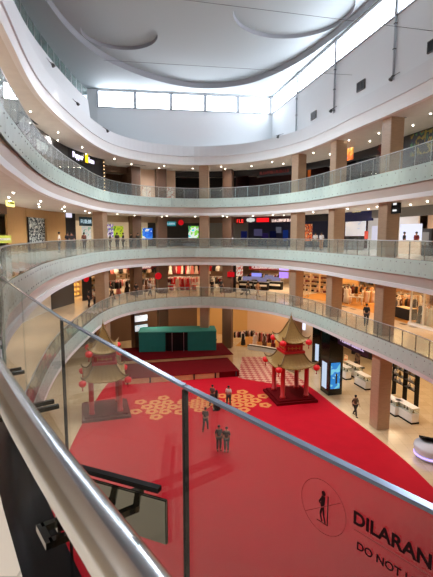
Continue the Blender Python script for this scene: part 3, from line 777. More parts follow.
def person(p, face, pose, top, bottom, label, group=None, gown=False, scale=1.):
    r = thing('person', label, 'person', (p.x, p.y, p.z), face, group); r.scale = (scale,) * 3; S = SETS[pose]
    obj('body', S['body'], M_SKIN, r)
    if gown:
        obj('gown', S['gown'], cloth(top), r); obj('headscarf', S['scarf'], cloth(bottom), r)
    else:
        obj('shirt', S['shirt'], cloth(top), r); obj('trousers', S['trousers'], cloth(bottom), r); obj('hair', S['hair'], M_HAIR, r)
    obj('shoes', S['shoes'], M_BLACK, r); return r
G = lambda px, py: at_z(px, py, .016)
person(G(219, 450.5), .25, 'stand', (50, 52, 50), (38, 40, 42), 'person in dark shirt, left of the pair standing on the red carpet')
person(G(226.5, 451.5), -.2, 'stand', (62, 60, 54), (30, 30, 34), 'person in dark grey shirt, right of the pair standing on the red carpet', scale=.97)
person(G(205.5, 430.5), 2.9, 'walk', (70, 58, 54), (48, 40, 40), 'person in dull brown clothes walking alone on the carpet')
person(G(216.5, 410), 2.6, 'walk', (18, 17, 20), (16, 15, 18), 'person in long black gown and headscarf near the gold flowers', gown=True, scale=.95)
person(G(212.5, 405), 2.7, 'walk', (96, 76, 72), (50, 44, 46), 'person in grey top walking close behind the black gown')
person(G(228.5, 406), 3.0, 'walk', (226, 206, 200), (44, 40, 48), 'person in white shirt walking across the gold flower print')
person(at_z(355, 416, 0), .4, 'walk', (96, 76, 58), (46, 42, 38), 'person in brown top walking on cream floor beside the carpet', scale=.98)
U = lambda px, py: at_z(px, py, Z1)
person(U(366, 325.5), 2.8, 'walk', (24, 22, 26), (34, 34, 44), 'person in black shirt walking behind the first floor balustrade at right')
def onring(px, o, z): return R.at(R.S(px, o), o, z)
person(onring(92.5, 1.9, Z1), 1.2, 'stand', (232, 230, 226), (52, 56, 66), 'person in white shirt at the left first floor balustrade')
person(onring(86.5, 2.4, Z1), 1.6, 'stand', (36, 40, 52), (40, 40, 48), 'person in dark clothes beside the white shirt at left balustrade')
person(onring(103.5, 2.3, Z1), .2, 'walk', (66, 34, 34), (30, 26, 28), 'person in dark red top in front of the tan column')
person(onring(258.5, 2.5, Z1), .8, 'walk', (204, 158, 110), (190, 146, 104), 'person in tan clothes walking on the first floor near cosmetics counters')
person(onring(248.5, 3.2, Z1), 1.2, 'walk', (28, 24, 28), (26, 24, 28), 'person in black pushing a stroller on the first floor')
person(onring(135, 2.0, Z1), .3, 'stand', (40, 34, 36), (30, 28, 32), 'person in black top leaning near the red-topped clothes shop')
person(onring(149, 2.4, Z1), 1.0, 'walk', (214, 206, 204), (60, 54, 58), 'person in pale top beside the pillar with a red disc')
person(onring(110, 3.4, Z1), 2.2, 'walk', (44, 34, 36), (36, 30, 34), 'person in dark clothes at the clothes shop entrance')
person(onring(212, 2.8, Z1), 2.9, 'stand', (26, 22, 26), (30, 26, 30), 'person in black standing right of the middle wood column')
person(onring(221, 3.4, Z1), .5, 'walk', (28, 26, 32), (34, 32, 38), 'person in black walking toward the pillar with red bag sign')
W2 = [(315.5, 2.2, (226, 220, 216), (60, 48, 44), 'person in white shirt, left one at the menu board on second floor'), (321.5, 2.5, (214, 208, 206), (176, 120, 70), 'person in white shirt, right one at the menu board on second floor'),
      (404.5, FO + .6, (30, 28, 34), (30, 28, 34), 'shop attendant in black behind the bright white counter'), (416.5, FO + .7, (110, 26, 34), (36, 28, 34), 'shop attendant in dark red behind the bright white counter'),
      (67.5, 3.0, (40, 40, 48), (34, 34, 40), 'person in dark clothes by the black pillar on the second floor'), (71.5, 2.4, (54, 48, 50), (34, 34, 40), 'person in grey beside the black pillar on the second floor'),
      (59, 2.8, (226, 222, 220), (60, 60, 70), 'person in white top before the tan wall on the second floor'), (84, 3.0, (130, 80, 70), (40, 40, 48), 'person in reddish top below the blue shop signs'),
      (110, 2.5, (50, 50, 54), (38, 38, 44), 'person in dark grey passing the purple and green poster'), (117, 2.5, (70, 60, 50), (38, 38, 44), 'person in olive top in front of the green poster'), (123, 3, (40, 44, 60), (38, 38, 44), 'person in navy right of the green poster'),
      (131, 2.6, (30, 28, 30), (28, 28, 32), 'person in black before the dark wood column on the second floor'), (138, 3.0, (60, 60, 50), (30, 30, 34), 'person in dull green by the blue poster')]
for (px, o, a, b, l) in W2: person(onring(px, o, Z2), random.uniform(-1.5, 3), 'stand', a, b, l)
for (px, o, a, l) in [(170, FO + 1.5, (26, 22, 26), 'person in black, leftmost of three by the dark ground floor shop'), (175.5, FO + 1.2, (34, 26, 28), 'person in black, middle of three by the dark ground floor shop'), (181, FO + 1.6, (44, 28, 28), 'person in maroon, rightmost of three by the dark ground floor shop'),
                      (192, 4.4, (30, 24, 28), 'person in black left of the middle column on the ground floor'), (215, 4.2, (24, 22, 24), 'person in black right of the middle column on the ground floor')]:
    person(onring(px, o, 0), random.uniform(-1, 1), 'stand', a, (28, 26, 30), l)
# stroller
pp = onring(245, 2.9, Z1); s_ = thing('baby_stroller', 'black baby stroller pushed on the first floor walkway', 'stroller', pp, R.rz(R.S(245, 3)))
MB().box((0, 0, .62), (.75, .42, .3), bev=.06).build('seat', M_BLACK, s_); MB().tube([(.3, 0, .6), (.55, 0, 1.0), (.62, 0, 1.02)], .02, 6).build('handle', M_DARK, s_)
fr = MB()
for y in (-.2, .2): fr.tube([(-.35, y, .1), (.1, y, .5)], .015, 6); fr.tube([(.35, y, .1), (-.1, y, .5)], .015, 6)
fr.build('frame', M_DARK, s_)
for x in (-.35, .35):
    for y in (-.2, .2): MB().lathe([(.1, -.02), (.1, .02)], 12, M=Matrix.Translation((x, y, .1)) @ Matrix.Rotation(PI / 2, 4, 'X')).build('wheel', M_BLACK, s_)
# ------------------------------------------------------------------ shop contents
def put(px, o, lv, dz=0.): a = R.S(px, o); return R.at(a, o, LEV[lv] + dz), R.rz(a)
def z_at(px, o, py):
    p = R.at(R.S(px, o), o); r = ray(px, py); return EYE.z + r.z / r.y * p.y
def glyphs(w, h, seed, n=None):
    """blocky strokes standing in for lettering too small to read"""
    rnd = random.Random(seed); mb = MB(); n = n or max(3, int(w / (h * .75))); cw = w / n
    for i in range(n):
        x = -w / 2 + cw * (i + .5); g = cw * .68; t = min(g * .24, h * .2); k = rnd.randrange(5)
        mb.box((x - g / 2 + t / 2, 0, 0), (t, .03, h))
        if k in (0, 1, 3): mb.box((x, 0, h / 2 - t / 2), (g, .03, t))
        if k in (1, 2, 3): mb.box((x, 0, 0), (g, .03, t))
        if k in (0, 2, 4): mb.box((x, 0, -h / 2 + t / 2), (g, .03, t))
        if k in (0, 3): mb.box((x + g / 2 - t / 2, 0, 0), (t, .03, h))
    return mb
def board(name, label, cat, x0, x1, y0, y1, o, m, th=.06, letters=None, lm=None, group=None, lh=.5, lw=.85, seed=1, frame=None):
    """flat board on the shopfront line spanning picture box x0..x1, y0..y1 at offset o"""
    xc = (x0 + x1) / 2; p, rz = R.at(R.S(xc, o), o), R.rz(R.S(xc, o)); w = (R.at(R.S(x1, o), o) - R.at(R.S(x0, o), o)).length
    zt, zb = z_at(xc, o, y0), z_at(xc, o, y1); h = zt - zb
    r = thing(name, label, cat, (p.x, p.y, zb), rz, group)
    MB().box((0, 0, h / 2), (w, th, h)).build('panel', m, r)
    if letters: 
        g = glyphs(w * lw, h * lh, seed); g.build('lettering', lm, r, (0, -th / 2 - .02, h / 2))
    if frame:
        f = MB(); f.box((-w / 2, 0, h / 2), (.06, th + .04, h + .06)); f.box((w / 2, 0, h / 2), (.06, th + .04, h + .06)); f.box((0, 0, 0), (w, th + .04, .06)); f.box((0, 0, h), (w, th + .04, .06)); f.build('frame', frame, r)
    return r
# prototypes (first use moves the prototype itself)
class Proto:
    def __init__(s, make): s.make = make; s.o = None
    def __call__(s, loc, rz, label, group=None, m=None, scale=None):
        if s.o is None:
            s.o = s.make(); s.base = s.o; r = s.o
            r.location = loc; r.rotation_euler = (0, 0, rz); r['label'] = label
            if group: r['group'] = group
            if scale: r.scale = scale
        else:
            r = dup(s.o, loc, rz, label, group, scale=scale)
            if not group and 'group' in r: del r['group']
            if group: r['group'] = group
        if m is not None: paint(r, m)
        return r
def mk_dress():
    mb = MB().lathe([(.30, -1.15), (.24, -.8), (.17, -.45), (.2, -.2), (.17, -.06), (.05, 0)], 10, M=Matrix.Diagonal((1, .45, 1, 1)))
    mb.tube([(-.02, 0, 0), (0, 0, .07), (.03, 0, .09)], .008, 5); o = mb.build('dress', M_RED); return tag(o, 'dress', 'dress')
def mk_jacket():
    mb = MB().lathe([(.2, -.75), (.21, -.4), (.23, -.12), (.17, -.04), (.06, 0)], 10, M=Matrix.Diagonal((1, .5, 1, 1)))
    for s in (-1, 1): mb.tube([(s * .19, 0, -.08), (s * .28, -.02, -.35), (s * .29, -.05, -.66)], [.07, .06, .05], 7)
    mb.tube([(-.02, 0, 0), (0, 0, .07), (.03, 0, .09)], .008, 5); o = mb.build('jacket', M_DARK); return tag(o, 'jacket', 'jacket')
def mk_rack():
    r = thing('clothing_rack', '', 'clothes rack')
    MB().tube([(-.75, 0, 1.55), (.75, 0, 1.55)], .018, 8).build('rail', M_RAIL, r)
    for x in (-.72, .72):
        b = MB().tube([(x, 0, .03), (x, 0, 1.55)], .018, 8); b.box((x, 0, .02), (.05, .5, .04)); b.build('post', M_RAIL, r)
    return r
def mk_table():
    r = thing('display_table', '', 'table'); MB().box((0, 0, .78), (1.5, .8, .06), bev=.01).build('tabletop', W_WHITE, r)
    for x in (-.68, .68):
        for y in (-.33, .33): MB().box((x, y, .375), (.06, .06, .75)).build('leg', W_WHITE, r)
    return r
def mk_stack():
    mb = MB()
    for i in range(5): mb.box((.01 * (i % 2), 0, .03 + i * .045), (.3, .24, .04), bev=.012)
    return tag(mb.build('folded_shirt_pile', W_WHITE), '', 'folded clothes')
def mk_shelf():
    r = thing('shelf_unit', '', 'shelves')
    for x in (-.6, .6): MB().box((x, 0, 1.15), (.05, .4, 2.3)).build('side_panel', W_CREAM, r)
    for z in (.1, .65, 1.2, 1.75, 2.27): MB().box((0, 0, z), (1.16, .38, .04)).build('shelf', W_CREAM, r)
    MB().box((0, .2, 1.15), (1.2, .02, 2.3)).build('back_panel', W_CREAM, r); return r
def mk_mann():
    r = thing('mannequin', '', 'mannequin'); obj('body', SETS['stand']['body'], mat('mannequin_white', (232, 228, 222), .3), r)
    obj('outfit', SETS['stand']['gown'], W_WHITE, r); MB().lathe([(.2, 0), (.2, .02)], 16).build('stand', M_STEEL, r); return r
def mk_counter():
    r = thing('cosmetics_counter', '', 'counter'); MB().box((0, 0, .5), (1.9, .7, 1.0), bev=.02).build('base', M_BLACK, r)
    MB().box((0, 0, 1.03), (2.0, .8, .06)).build('counter_top', W_GREY, r); MB().box((0, .2, 1.35), (1.2, .1, .5)).build('backlit_panel', emis('panel_white', (200, 190, 240), .4), r)
    MB().box((0, -.36, .62), (1.7, .02, .25)).build('front_plate', W_WHITE, r); return r
P_DRESS, P_JACK, P_RACK, P_TABLE, P_STACK, P_SHELF, P_MANN, P_COUNT = (Proto(f) for f in (mk_dress, mk_jacket, mk_rack, mk_table, mk_stack, mk_shelf, mk_mann, mk_counter))
C_RED = cloth((188, 24, 34)); C_ROSE = cloth((214, 120, 112)); C_PALE = cloth((232, 206, 192)); C_BLK = cloth((30, 26, 28)); C_BRN = cloth((110, 70, 48)); C_WHT = cloth((232, 228, 220)); C_GRY = cloth((120, 112, 106)); C_TAN = cloth((196, 150, 96)); C_MAR = cloth((110, 28, 34)); C_NVY = cloth((40, 44, 70)); C_GRN = cloth((92, 96, 70))
SHOPNAME = {}
CN = {C_RED: 'red', C_ROSE: 'rose pink', C_PALE: 'pale pink', C_BLK: 'black', C_BRN: 'brown', C_WHT: 'white', C_GRY: 'grey', C_TAN: 'tan', C_MAR: 'maroon', C_NVY: 'navy', C_GRN: 'olive'}
def rack(px, o, lv, cols, kind, shop, n=6, turn=0., where=''):
    p, rz = put(px, o, lv); rz += turn
    P_RACK(p, rz, 'steel rack of clothes %s in the %s' % (where, shop))
    for i in range(n):
        x = -.6 + 1.2 * i / (n - 1); c = cols[i % len(cols)]; q = p + Matrix.Rotation(rz, 3, 'Z') @ Vector((x, 0, 1.46))
        (P_DRESS if kind == 'dress' else P_JACK)(q, rz + .9, '%s %s hanging on the racks of the %s' % (CN[c], kind, shop), '%s %ss in the %s' % (CN[c], kind, shop), c, None)
def table(px, o, lv, cols, shop, where, turn=0.):
    p, rz = put(px, o, lv); rz += turn; P_TABLE(p, rz, 'white display table %s in the %s' % (where, shop))
    for i, c in enumerate(cols):
        q = p + Matrix.Rotation(rz, 3, 'Z') @ Vector((-.5 + i * 1.0 / max(1, len(cols) - 1), 0, .81))
        P_STACK(q, rz, '%s pile of folded clothes on a table of the %s' % (CN[c], shop), '%s folded piles in the %s' % (CN[c], shop), c)
def mannequin(px, o, lv, c, label, body=None):
    p, rz = put(px, o, lv); r = P_MANN(p, rz, label)
    for k in kids(r):
        if k.name.startswith('outfit'): paint(k, c)
    return r
def shelf(px, o, lv, cols, shop, where):
    p, rz = put(px, o, lv); P_SHELF(p, rz, 'cream shelf unit %s in the %s' % (where, shop)); k = 0
    for z in (.12, .67, 1.22, 1.77):
        for x in (-.38, 0, .38):
            c = cols[k % len(cols)]; k += 1
            P_STACK(p + Matrix.Rotation(rz, 3, 'Z') @ Vector((x, -.02, z)), rz, '%s pile of folded clothes on the shelves of the %s' % (CN[c], shop), '%s shelf piles in the %s' % (CN[c], shop), c)
def shelf_row(px, o, lv, n, cols, shop, where, pitch=1.3):
    p, rz = put(px, o, lv)
    for i in range(n):
        c = p + Matrix.Rotation(rz, 3, 'Z') @ Vector(((i - (n - 1) / 2) * pitch, 0, 0)); P_SHELF(c, rz, 'cream shelf unit %s in the %s' % (where[i], shop)); k = i
        for z in (.12, .67, 1.22, 1.77):
            for x in (-.38, 0, .38):
                cc = cols[k % len(cols)]; k += 1
                P_STACK(c + Matrix.Rotation(rz, 3, 'Z') @ Vector((x, -.02, z)), rz, '%s pile of folded clothes on the shelves of the %s' % (CN[cc], shop), '%s shelf piles in the %s' % (CN[cc], shop), cc)
# first floor, far side
S5 = 'wide warm clothes shop'; S6 = 'shop past the big column'; S1 = 'red-topped shop'
rack(112, 7, 1, [C_BLK, C_ROSE, C_BLK], 'jacket', S1, where='by the tan column'); rack(120, 8, 1, [C_ROSE, C_PALE, C_MAR], 'jacket', S1, where='second from the tan column')
rack(129, 7.5, 1, [C_PALE, C_BRN, C_BLK], 'dress', S1, where='in the middle'); rack(139, 9, 1, [C_BLK, C_BRN, C_GRY], 'jacket', S1, where='right of the middle'); rack(150, 8, 1, [C_PALE, C_WHT, C_ROSE], 'dress', S1, where='by the pillar with a red disc')
mannequin(117, 6, 1, C_ROSE, 'mannequin in rose pink near the tan column'); mannequin(125.5, 6, 1, C_BLK, 'mannequin in black at the middle of the red-topped shop'); mannequin(145, 6.2, 1, C_BRN, 'mannequin in brown near the pillar with a red disc')
table(133, 6.6, 1, [C_WHT, C_TAN, C_ROSE], S1, 'at the front'); table(148, 6.4, 1, [C_PALE, C_WHT, C_PALE], S1, 'at the right end')
shelf_row(136, FO + 8.5, 1, 4, [C_PALE, C_TAN, C_WHT, C_BRN], S1, ('at the left of the back wall', 'second along the back wall', 'third along the back wall', 'at the right of the back wall'), 1.5)
board('shop_sign', 'white lettering sign on the red shop header of first floor', 'sign', 127, 153, 264.5, 269.5, FO - .1, W_REDH, .04, True, emis('sign_white', (255, 236, 224), 1.3), lh=.6)
S2 = 'red dress shop'
rack(167, 7.5, 1, [C_RED, C_MAR, C_RED], 'dress', S2, where='nearest the pillar with a red disc'); rack(175, 8.5, 1, [C_RED, C_PALE, C_RED], 'dress', S2, where='second from the pillar'); rack(184, 8, 1, [C_RED, C_ROSE, C_RED], 'dress', S2, where='second from the wood column'); rack(194, 8.5, 1, [C_PALE, C_ROSE, C_PALE], 'dress', S2, where='nearest the wood column')
for px, c, l in ((171, C_RED, 'leftmost of the five standing in the red dress shop'), (177, C_PALE, 'second of the five standing in the red dress shop'), (182, C_RED, 'middle of the five standing in the red dress shop'), (187.5, C_RED, 'fourth of the five standing in the red dress shop'), (193.5, C_ROSE, 'rightmost of the five standing in the red dress shop')):
    mannequin(px, 6.3, 1, c, 'mannequin in %s dress, %s' % (CN[c], l))
table(168, 5.8, 1, [C_RED, C_WHT, C_RED], S2, 'at the left front'); table(197, 5.8, 1, [C_PALE, C_WHT, C_ROSE], S2, 'at the right front')
S3 = 'shop past the wood column'
rack(209, 8, 1, [C_BLK, C_GRY, C_BLK], 'jacket', S3, where='on the left'); rack(221, 8.5, 1, [C_BLK, C_BRN, C_GRY], 'jacket', S3, where='on the right'); table(216, 6.2, 1, [C_WHT, C_BLK, C_WHT], S3, 'at the front'); rack(166, 6.4, 1, [C_BLK, C_MAR, C_BLK], 'jacket', S2, where='at the left front'); rack(187, 6.9, 1, [C_RED, C_WHT, C_ROSE], 'dress', S2, where='at the front middle')
rack(115, 5.9, 1, [C_BLK, C_GRY, C_BLK], 'jacket', S1, where='at the left front'); rack(142, 7, 1, [C_BLK, C_MAR, C_BLK], 'jacket', S1, where='at the right front'); rack(224, 6.4, 1, [C_BLK, C_RED, C_BLK], 'jacket', S3, where='at the front')
S10 = 'cosmetics hall'
for px, o, cs, w in ((241, 10, [C_BLK, C_WHT, C_NVY], 'behind the portrait poster'), (254, 14.5, [C_BLK, C_RED, C_GRY], 'left of the back'), (266, 15, [C_NVY, C_BLK, C_PALE], 'in the middle of the back'), (279, 14.5, [C_BLK, C_RED, C_WHT], 'right of the back'), (250, 12, [C_BLK, C_GRY, C_BLK], 'behind the leftmost counter'), (272, 13.2, [C_BLK, C_WHT, C_MAR], 'behind the rear counter')): rack(px, o, 1, cs, 'jacket', S10, where=w)
mannequin(213, 7, 1, C_WHT, 'mannequin in white right of the middle wood column')
def wall_rail(px, o, lv, z, w, cols, kind, shop, n, where):
    p, rz = put(px, o, lv); r = thing('wall_rail', 'steel wall rail of hanging clothes %s in the %s' % (where, shop), 'clothes rail', (p.x, p.y, p.z + z), rz)
    MB().tube([(-w / 2, 0, .01), (w / 2, 0, .01)], .012, 6).build('rail', M_RAIL, r)
    b = MB()
    for x in (-w / 2 + .1, 0, w / 2 - .1): b.tube([(x, 0, 0), (x, .45, 0)], .018, 6)
    b.build('bracket', M_RAIL, r)
    for i in range(n):
        x = -w / 2 + w * (i + .5) / n; c = cols[i % len(cols)]; q = Vector((p.x, p.y, p.z + z - .115)) + Matrix.Rotation(rz, 3, 'Z') @ Vector((x, 0, 0))
        (P_DRESS if kind == 'dress' else P_JACK)(q, rz + random.uniform(-.2, .2), '%s %s on the high wall rail of the %s' % (CN[c], kind, shop), '%s wall rail %ss in the %s' % (CN[c], kind, shop), c)
wall_rail(124, FO + 6, 1, 2.8, 5.2, [C_BLK, C_ROSE, C_WHT, C_BLK, C_PALE, C_BRN], 'jacket', S1, 9, 'on the left'); wall_rail(144, FO + 6, 1, 2.8, 5.2, [C_PALE, C_BLK, C_RED, C_GRY, C_BLK], 'jacket', S1, 9, 'on the right')
wall_rail(174, FO + 6.5, 1, 2.85, 5.2, [C_RED, C_PALE, C_RED, C_WHT, C_MAR], 'dress', S2, 9, 'on the left'); wall_rail(192, FO + 6.5, 1, 2.85, 5.2, [C_PALE, C_RED, C_BLK, C_WHT, C_ROSE], 'dress', S2, 9, 'on the right')
wall_rail(214, FO + 6.5, 1, 2.85, 5.0, [C_BLK, C_WHT, C_GRY, C_RED], 'jacket', S3, 9, 'at the back')
wall_rail(350, FO + 6.5, 1, 2.9, 4.6, [C_BLK, C_TAN, C_MAR, C_GRY], 'jacket', S5, 8, 'on the left'); wall_rail(364, FO + 7, 1, 2.9, 4.6, [C_GRY, C_BRN, C_BLK, C_WHT], 'jacket', S5, 8, 'on the right'); wall_rail(407, FO + 6.5, 1, 2.9, 4.6, [C_GRY, C_WHT, C_BLK, C_TAN], 'jacket', S6, 8, 'at the back')
# pillar signs
def disc(px, py, o, r, label, m=None):
    a = R.S(px, o); p = R.at(a, o, z_at(px, o, py)); t = thing('round_sign', label, 'sign', p, R.rz(a))
    MB().lathe([(r, -.05), (r, .05)], 24, M=Matrix.Rotation(PI / 2, 4, 'X')).build('disc', m or emis('red_sign', (214, 26, 34), .8), t); MB().lathe([(r * 1.06, -.03), (r * 1.06, .06)], 24, M=Matrix.Translation((0, .05, 0)) @ Matrix.Rotation(PI / 2, 4, 'X')).build('rim', M_DARK, t)
disc(157.5, 276, 3.7, .42, 'round red sign on the dark pillar between the clothes shops'); disc(84.5, 278, 5.05, .42, 'round red sign on the black wall left of the tan column'); disc(164, 267.5, 5.0, .18, 'small red disc high up right of the dark pillar')
r = board('hanging_sign', 'red bag-shaped sign on the dark pillar right of the middle', 'sign', 227.5, 234.5, 272, 277, 3.7, emis('red_sign', (214, 26, 34), .8), .1); MB().tube([(-.2, 0, .55), (-.1, 0, .8), (.1, 0, .8), (.2, 0, .55)], .03, 6).build('handle', M_RED, r)
# cosmetics hall
board('poster', 'tall white portrait poster right of the red bag sign pillar', 'poster', 236.5, 243, 265, 276, 6.4, blobs('face_poster', [(240, 236, 232), (236, 226, 220), (200, 120, 110), (240, 234, 230)], 2.2, .5), .08)
for px, o, l in ((247, 8.5, 'cosmetics counter, leftmost beside the white portrait poster'), (256, 10.5, 'cosmetics counter with pale panel, second from the portrait poster'), (262, 8.0, 'cosmetics counter with white plate in the middle of the hall'), (269, 11.5, 'cosmetics counter behind the white plate counter'), (276, 9.5, 'cosmetics counter nearest the purple screens')):
    p, rz = put(px, o, 1); P_COUNT(p, rz, 'black ' + l)
board('banner', 'long red banner hung along the back of the cosmetics hall', 'banner', 249, 287, 265.5, 270, 15, emis('banner_red', (190, 24, 34), .5), .05, True, emis('sign_white', (255, 236, 224), 1.3), lh=.5)
board('video_screen', 'purple glowing screen, lower one beside the orange column', 'screen', 280, 289, 272, 278, 9, emis('purple', (168, 130, 230), 1.6), .1); board('video_screen', 'violet glowing screen, upper one beside the orange column', 'screen', 280, 289, 264.5, 270.5, 9, emis('violet', (190, 160, 240), 1.5), .1)
board('light_panel', 'blue-violet light panel above the cosmetics counters', 'light panel', 252, 262, 273, 276.5, 10, emis('blueviolet', (150, 150, 240), 1.2), .08)
# first floor, right side
S4 = 'small warm shop'
shelf_row(317, FO + 4.6, 1, 3, [C_BRN, C_BLK, C_PALE, C_MAR], S4, ('at the left', 'in the middle', 'at the right'))
for px, l in ((304.5, 'left'), (308.5, 'right')):
    p, rz = put(px, FO + .8, 1); t = thing('security_gate', 'slim pale security gate at the warm shop entrance, %s one' % l, 'gate', p, rz + 1.2); MB().box((0, 0, .02), (.5, .25, .04)).build('base', M_RAIL, t); MB().tube([(-.2, 0, .04), (-.2, 0, 1.4), (0, 0, 1.5), (.2, 0, 1.4), (.2, 0, .04)], .025, 8).build('loop', W_WHITE, t)
S5 = 'wide warm clothes shop'
for px, o, cs, k, w in ((340, 7, [C_BLK, C_TAN, C_BRN], 'jacket', 'nearest the left column'), (345, 9.5, [C_GRY, C_BLK, C_BRN], 'jacket', 'at the back left'), (353, 8.5, [C_BLK, C_MAR, C_BRN], 'jacket', 'at the middle'), (361, 10.5, [C_BLK, C_WHT, C_TAN], 'dress', 'at the back middle'), (368, 9.5, [C_TAN, C_BLK, C_BRN], 'jacket', 'at the back right'), (372, 7.5, [C_WHT, C_TAN, C_PALE], 'dress', 'nearest the right column')):
    rack(px, o, 1, cs, k, S5, 7, turn=.8, where=w)
mannequin(348.5, 6.4, 1, C_WHT, 'tall mannequin in white at the wide clothes shop front'); mannequin(351.5, 6.9, 1, C_PALE, 'mannequin in pale pink behind the white mannequin'); mannequin(345, 6.6, 1, C_BRN, 'mannequin in brown left of the white mannequin')
table(359, 6.7, 1, [C_WHT, C_TAN, C_WHT], S5, 'at the front', .6); table(367, 8.4, 1, [C_TAN, C_WHT, C_GRY], S5, 'at the right', .6)
shelf_row(356, FO + 8.1, 1, 5, [C_TAN, C_WHT, C_BRN, C_BLK], S5, ('leftmost at the back', 'second from left at the back', 'midway along the back', 'second from right at the back', 'rightmost at the back'), 2.2)
S6 = 'shop past the big column'
for px, o, cs, k, w in ((398, 8, [C_TAN, C_BLK, C_WHT], 'jacket', 'by the big column'), (404, 9, [C_GRY, C_BLK, C_WHT], 'jacket', 'at the back'), (411, 7.5, [C_BLK, C_BRN, C_TAN], 'jacket', 'by the white window'), (417, 9.5, [C_WHT, C_PALE, C_TAN], 'dress', 'at the back right')):
    rack(px, o, 1, cs, k, S6, 7, turn=.9, where=w)
mannequin(400, 6.2, 1, C_GRY, 'mannequin in grey right of the big column'); mannequin(403, 7, 1, C_WHT, 'mannequin in white beside the grey one, by the big column')
p, rz = put(410, 6.4, 1); t = thing('draped_table', 'display table under black cloth right of the big column', 'table', p, rz); MB().box((0, 0, .45), (1.7, .9, .9), bev=.03).build('cloth', C_BLK, t); MB().box((0, 0, .92), (1.6, .8, .03)).build('tabletop', W_CREAM, t)
shelf_row(408, FO + 8.0, 1, 4, [C_TAN, C_GRY, C_WHT, C_BLK], S6, ('leftmost at the back', 'second at the back', 'third at the back', 'rightmost at the back'), 1.6)
for px, c in ((430, C_PALE), (436, C_WHT), (425, C_BLK)): mannequin(px, 5.9, 1, c, 'mannequin in %s in the white framed window at the picture edge' % CN[c])
f = thing('display_window', 'white framed shop window with mannequins at the far right of first floor', 'shop window', *put(430, FO, 1))
for x in (-1.6, -.2, 1.2): MB().box((x, 0, 1.5), (.12, .12, 3.0)).build('mullion', W_WHITE, f)
MB().box((-.2, 0, 3.0), (3.0, .14, .2)).build('top_rail', W_WHITE, f); MB().box((-.2, 0, .1), (3.0, .3, .2)).build('sill', W_WHITE, f); MB().box((-.2, .02, 1.5), (2.7, .015, 2.8)).build('pane', M_GLASS, f)
for i in range(7):
    px = (306, 313, 347, 356, 394, 408, 418)[i]; p, rz = put(px, FO - .5, 1); t = MB().box((0, 0, .012), (.55, .3, .02)).build('floor_grille', M_BRONZE, None, p, rz); tag(t, 'small dark floor grille set before the first floor shops at right', 'floor grille', 'floor grilles at right')
# first floor, left side
S7 = 'golden lit shop at left'
board('wall_panel', 'large dark grey shutter panel at the left of first floor', 'shutter', 49, 71.5, 280, 318, FO - .06, M_DGREY, .06, frame=M_DARK)
for i, px in enumerate((74.5, 78)): 
    p, rz = put(px, FO + 3.5, 1); P_SHELF(p, rz, 'shelf unit in the %s, %s one' % (S7, ('left', 'right')[i]))
    for z in (.12, .67, 1.22, 1.77):
        for x in (-.3, .2):
            q = p + Matrix.Rotation(rz, 3, 'Z') @ Vector((x, -.02, z + .14)); o = MB().lathe([(.05, -.13), (.13, 0), (.05, .13)], 10).build('lit_jar', emis('gold_glow', (255, 190, 90), 1.6), None, q); tag(o, 'small glowing golden jar on the shelves at left of first floor', 'jar', 'golden jars')
shelf_row(94.5, FO + 1.2, 1, 2, [C_WHT, C_RED, C_TAN, C_GRN], 'tan walled shop', ('left of two', 'right of two'))

# second floor signs and displays
board('lit_sign', 'small yellow-green lit sign hanging at the far left', 'sign', 8.5, 15.5, 199.5, 206.5, 3.6, emis('yellow_sign', (250, 240, 140), 2.4), .1, True, mat('sign_green', (150, 150, 40)), lh=.3)
board('notice_board', 'yellow-green notice board above the far left rail', 'notice board', -6, 11, 235.5, 243, 3.6, mat('lime_board', (186, 190, 70), .5), .06, True, C_WHT, lh=.3)
board('shop_window_display', 'black and white patterned window display on second floor left', 'display', 29, 45, 216, 243, FO + .5, blobs('bw_display', [(34, 36, 38), (190, 196, 190), (60, 66, 70), (214, 216, 208), (40, 44, 46)], 1.6, .25), .06, frame=M_DARK)
board('shop_sign', 'white round-logo sign on the black pillar, second floor left', 'sign', 67, 72.5, 211.5, 217.5, FO - .1, emis('lilac_white', (226, 222, 240), 1.2), .06)
board('shop_sign', 'dark teal fascia sign with white icons near the left wood column', 'sign', 80, 92.5, 217, 226, 4.4, mat('teal_sign', (30, 66, 80), .5), .06, True, emis('sign_pale', (200, 226, 236), 1.1), lh=.4)
board('poster', 'pale blue poster below the dark teal sign', 'poster', 82, 91, 226, 240, FO + 1, blobs('pale_blue', [(200, 214, 216), (226, 230, 228), (150, 190, 180)], 2, .4), .05)
board('poster', 'lilac and green poster right of the left wood column', 'poster', 106, 113.5, 224, 237, FO - .1, blobs('lilac', [(190, 180, 220), (236, 232, 240), (130, 110, 190), (150, 190, 80)], 2.5, .5), .05)
board('poster', 'lime green poster beside the lilac one', 'poster', 113.5, 123.5, 226, 237, FO - .1, blobs('lime', [(150, 196, 40), (196, 214, 60), (90, 150, 40)], 1.6, .5), .05)
board('poster', 'yellow-green poster left of the blue and white one', 'poster', 134.5, 142, 227, 239, FO - .1, blobs('lime_yellow', [(186, 206, 50), (130, 180, 40), (226, 226, 90)], 1.8, .5), .05)
board('poster', 'white and blue poster with a red dot, second floor', 'poster', 142.5, 152.5, 228, 239.5, FO - .1, blobs('blue_white', [(230, 236, 244), (40, 120, 220), (20, 90, 200), (236, 240, 246)], 1.3, .55), .05)
board('shop_sign', 'teal lit sign over the dark second floor shop', 'sign', 162, 176, 221.5, 226, FO - .15, emis('teal_lit', (40, 130, 140), .9), .06, True, emis('sign_pale', (200, 226, 236), 1.1), lh=.45)
disc(181, 222.5, 5.0, .34, 'round red lantern-like sign right of the teal sign')
board('video_screen', 'cyan and green screen left of the middle wood column', 'screen', 188.5, 198.5, 226, 238, FO - .05, blobs('cyan_screen', [(60, 190, 210), (226, 240, 240), (130, 200, 70), (30, 110, 130)], 1.5, .9), .08)
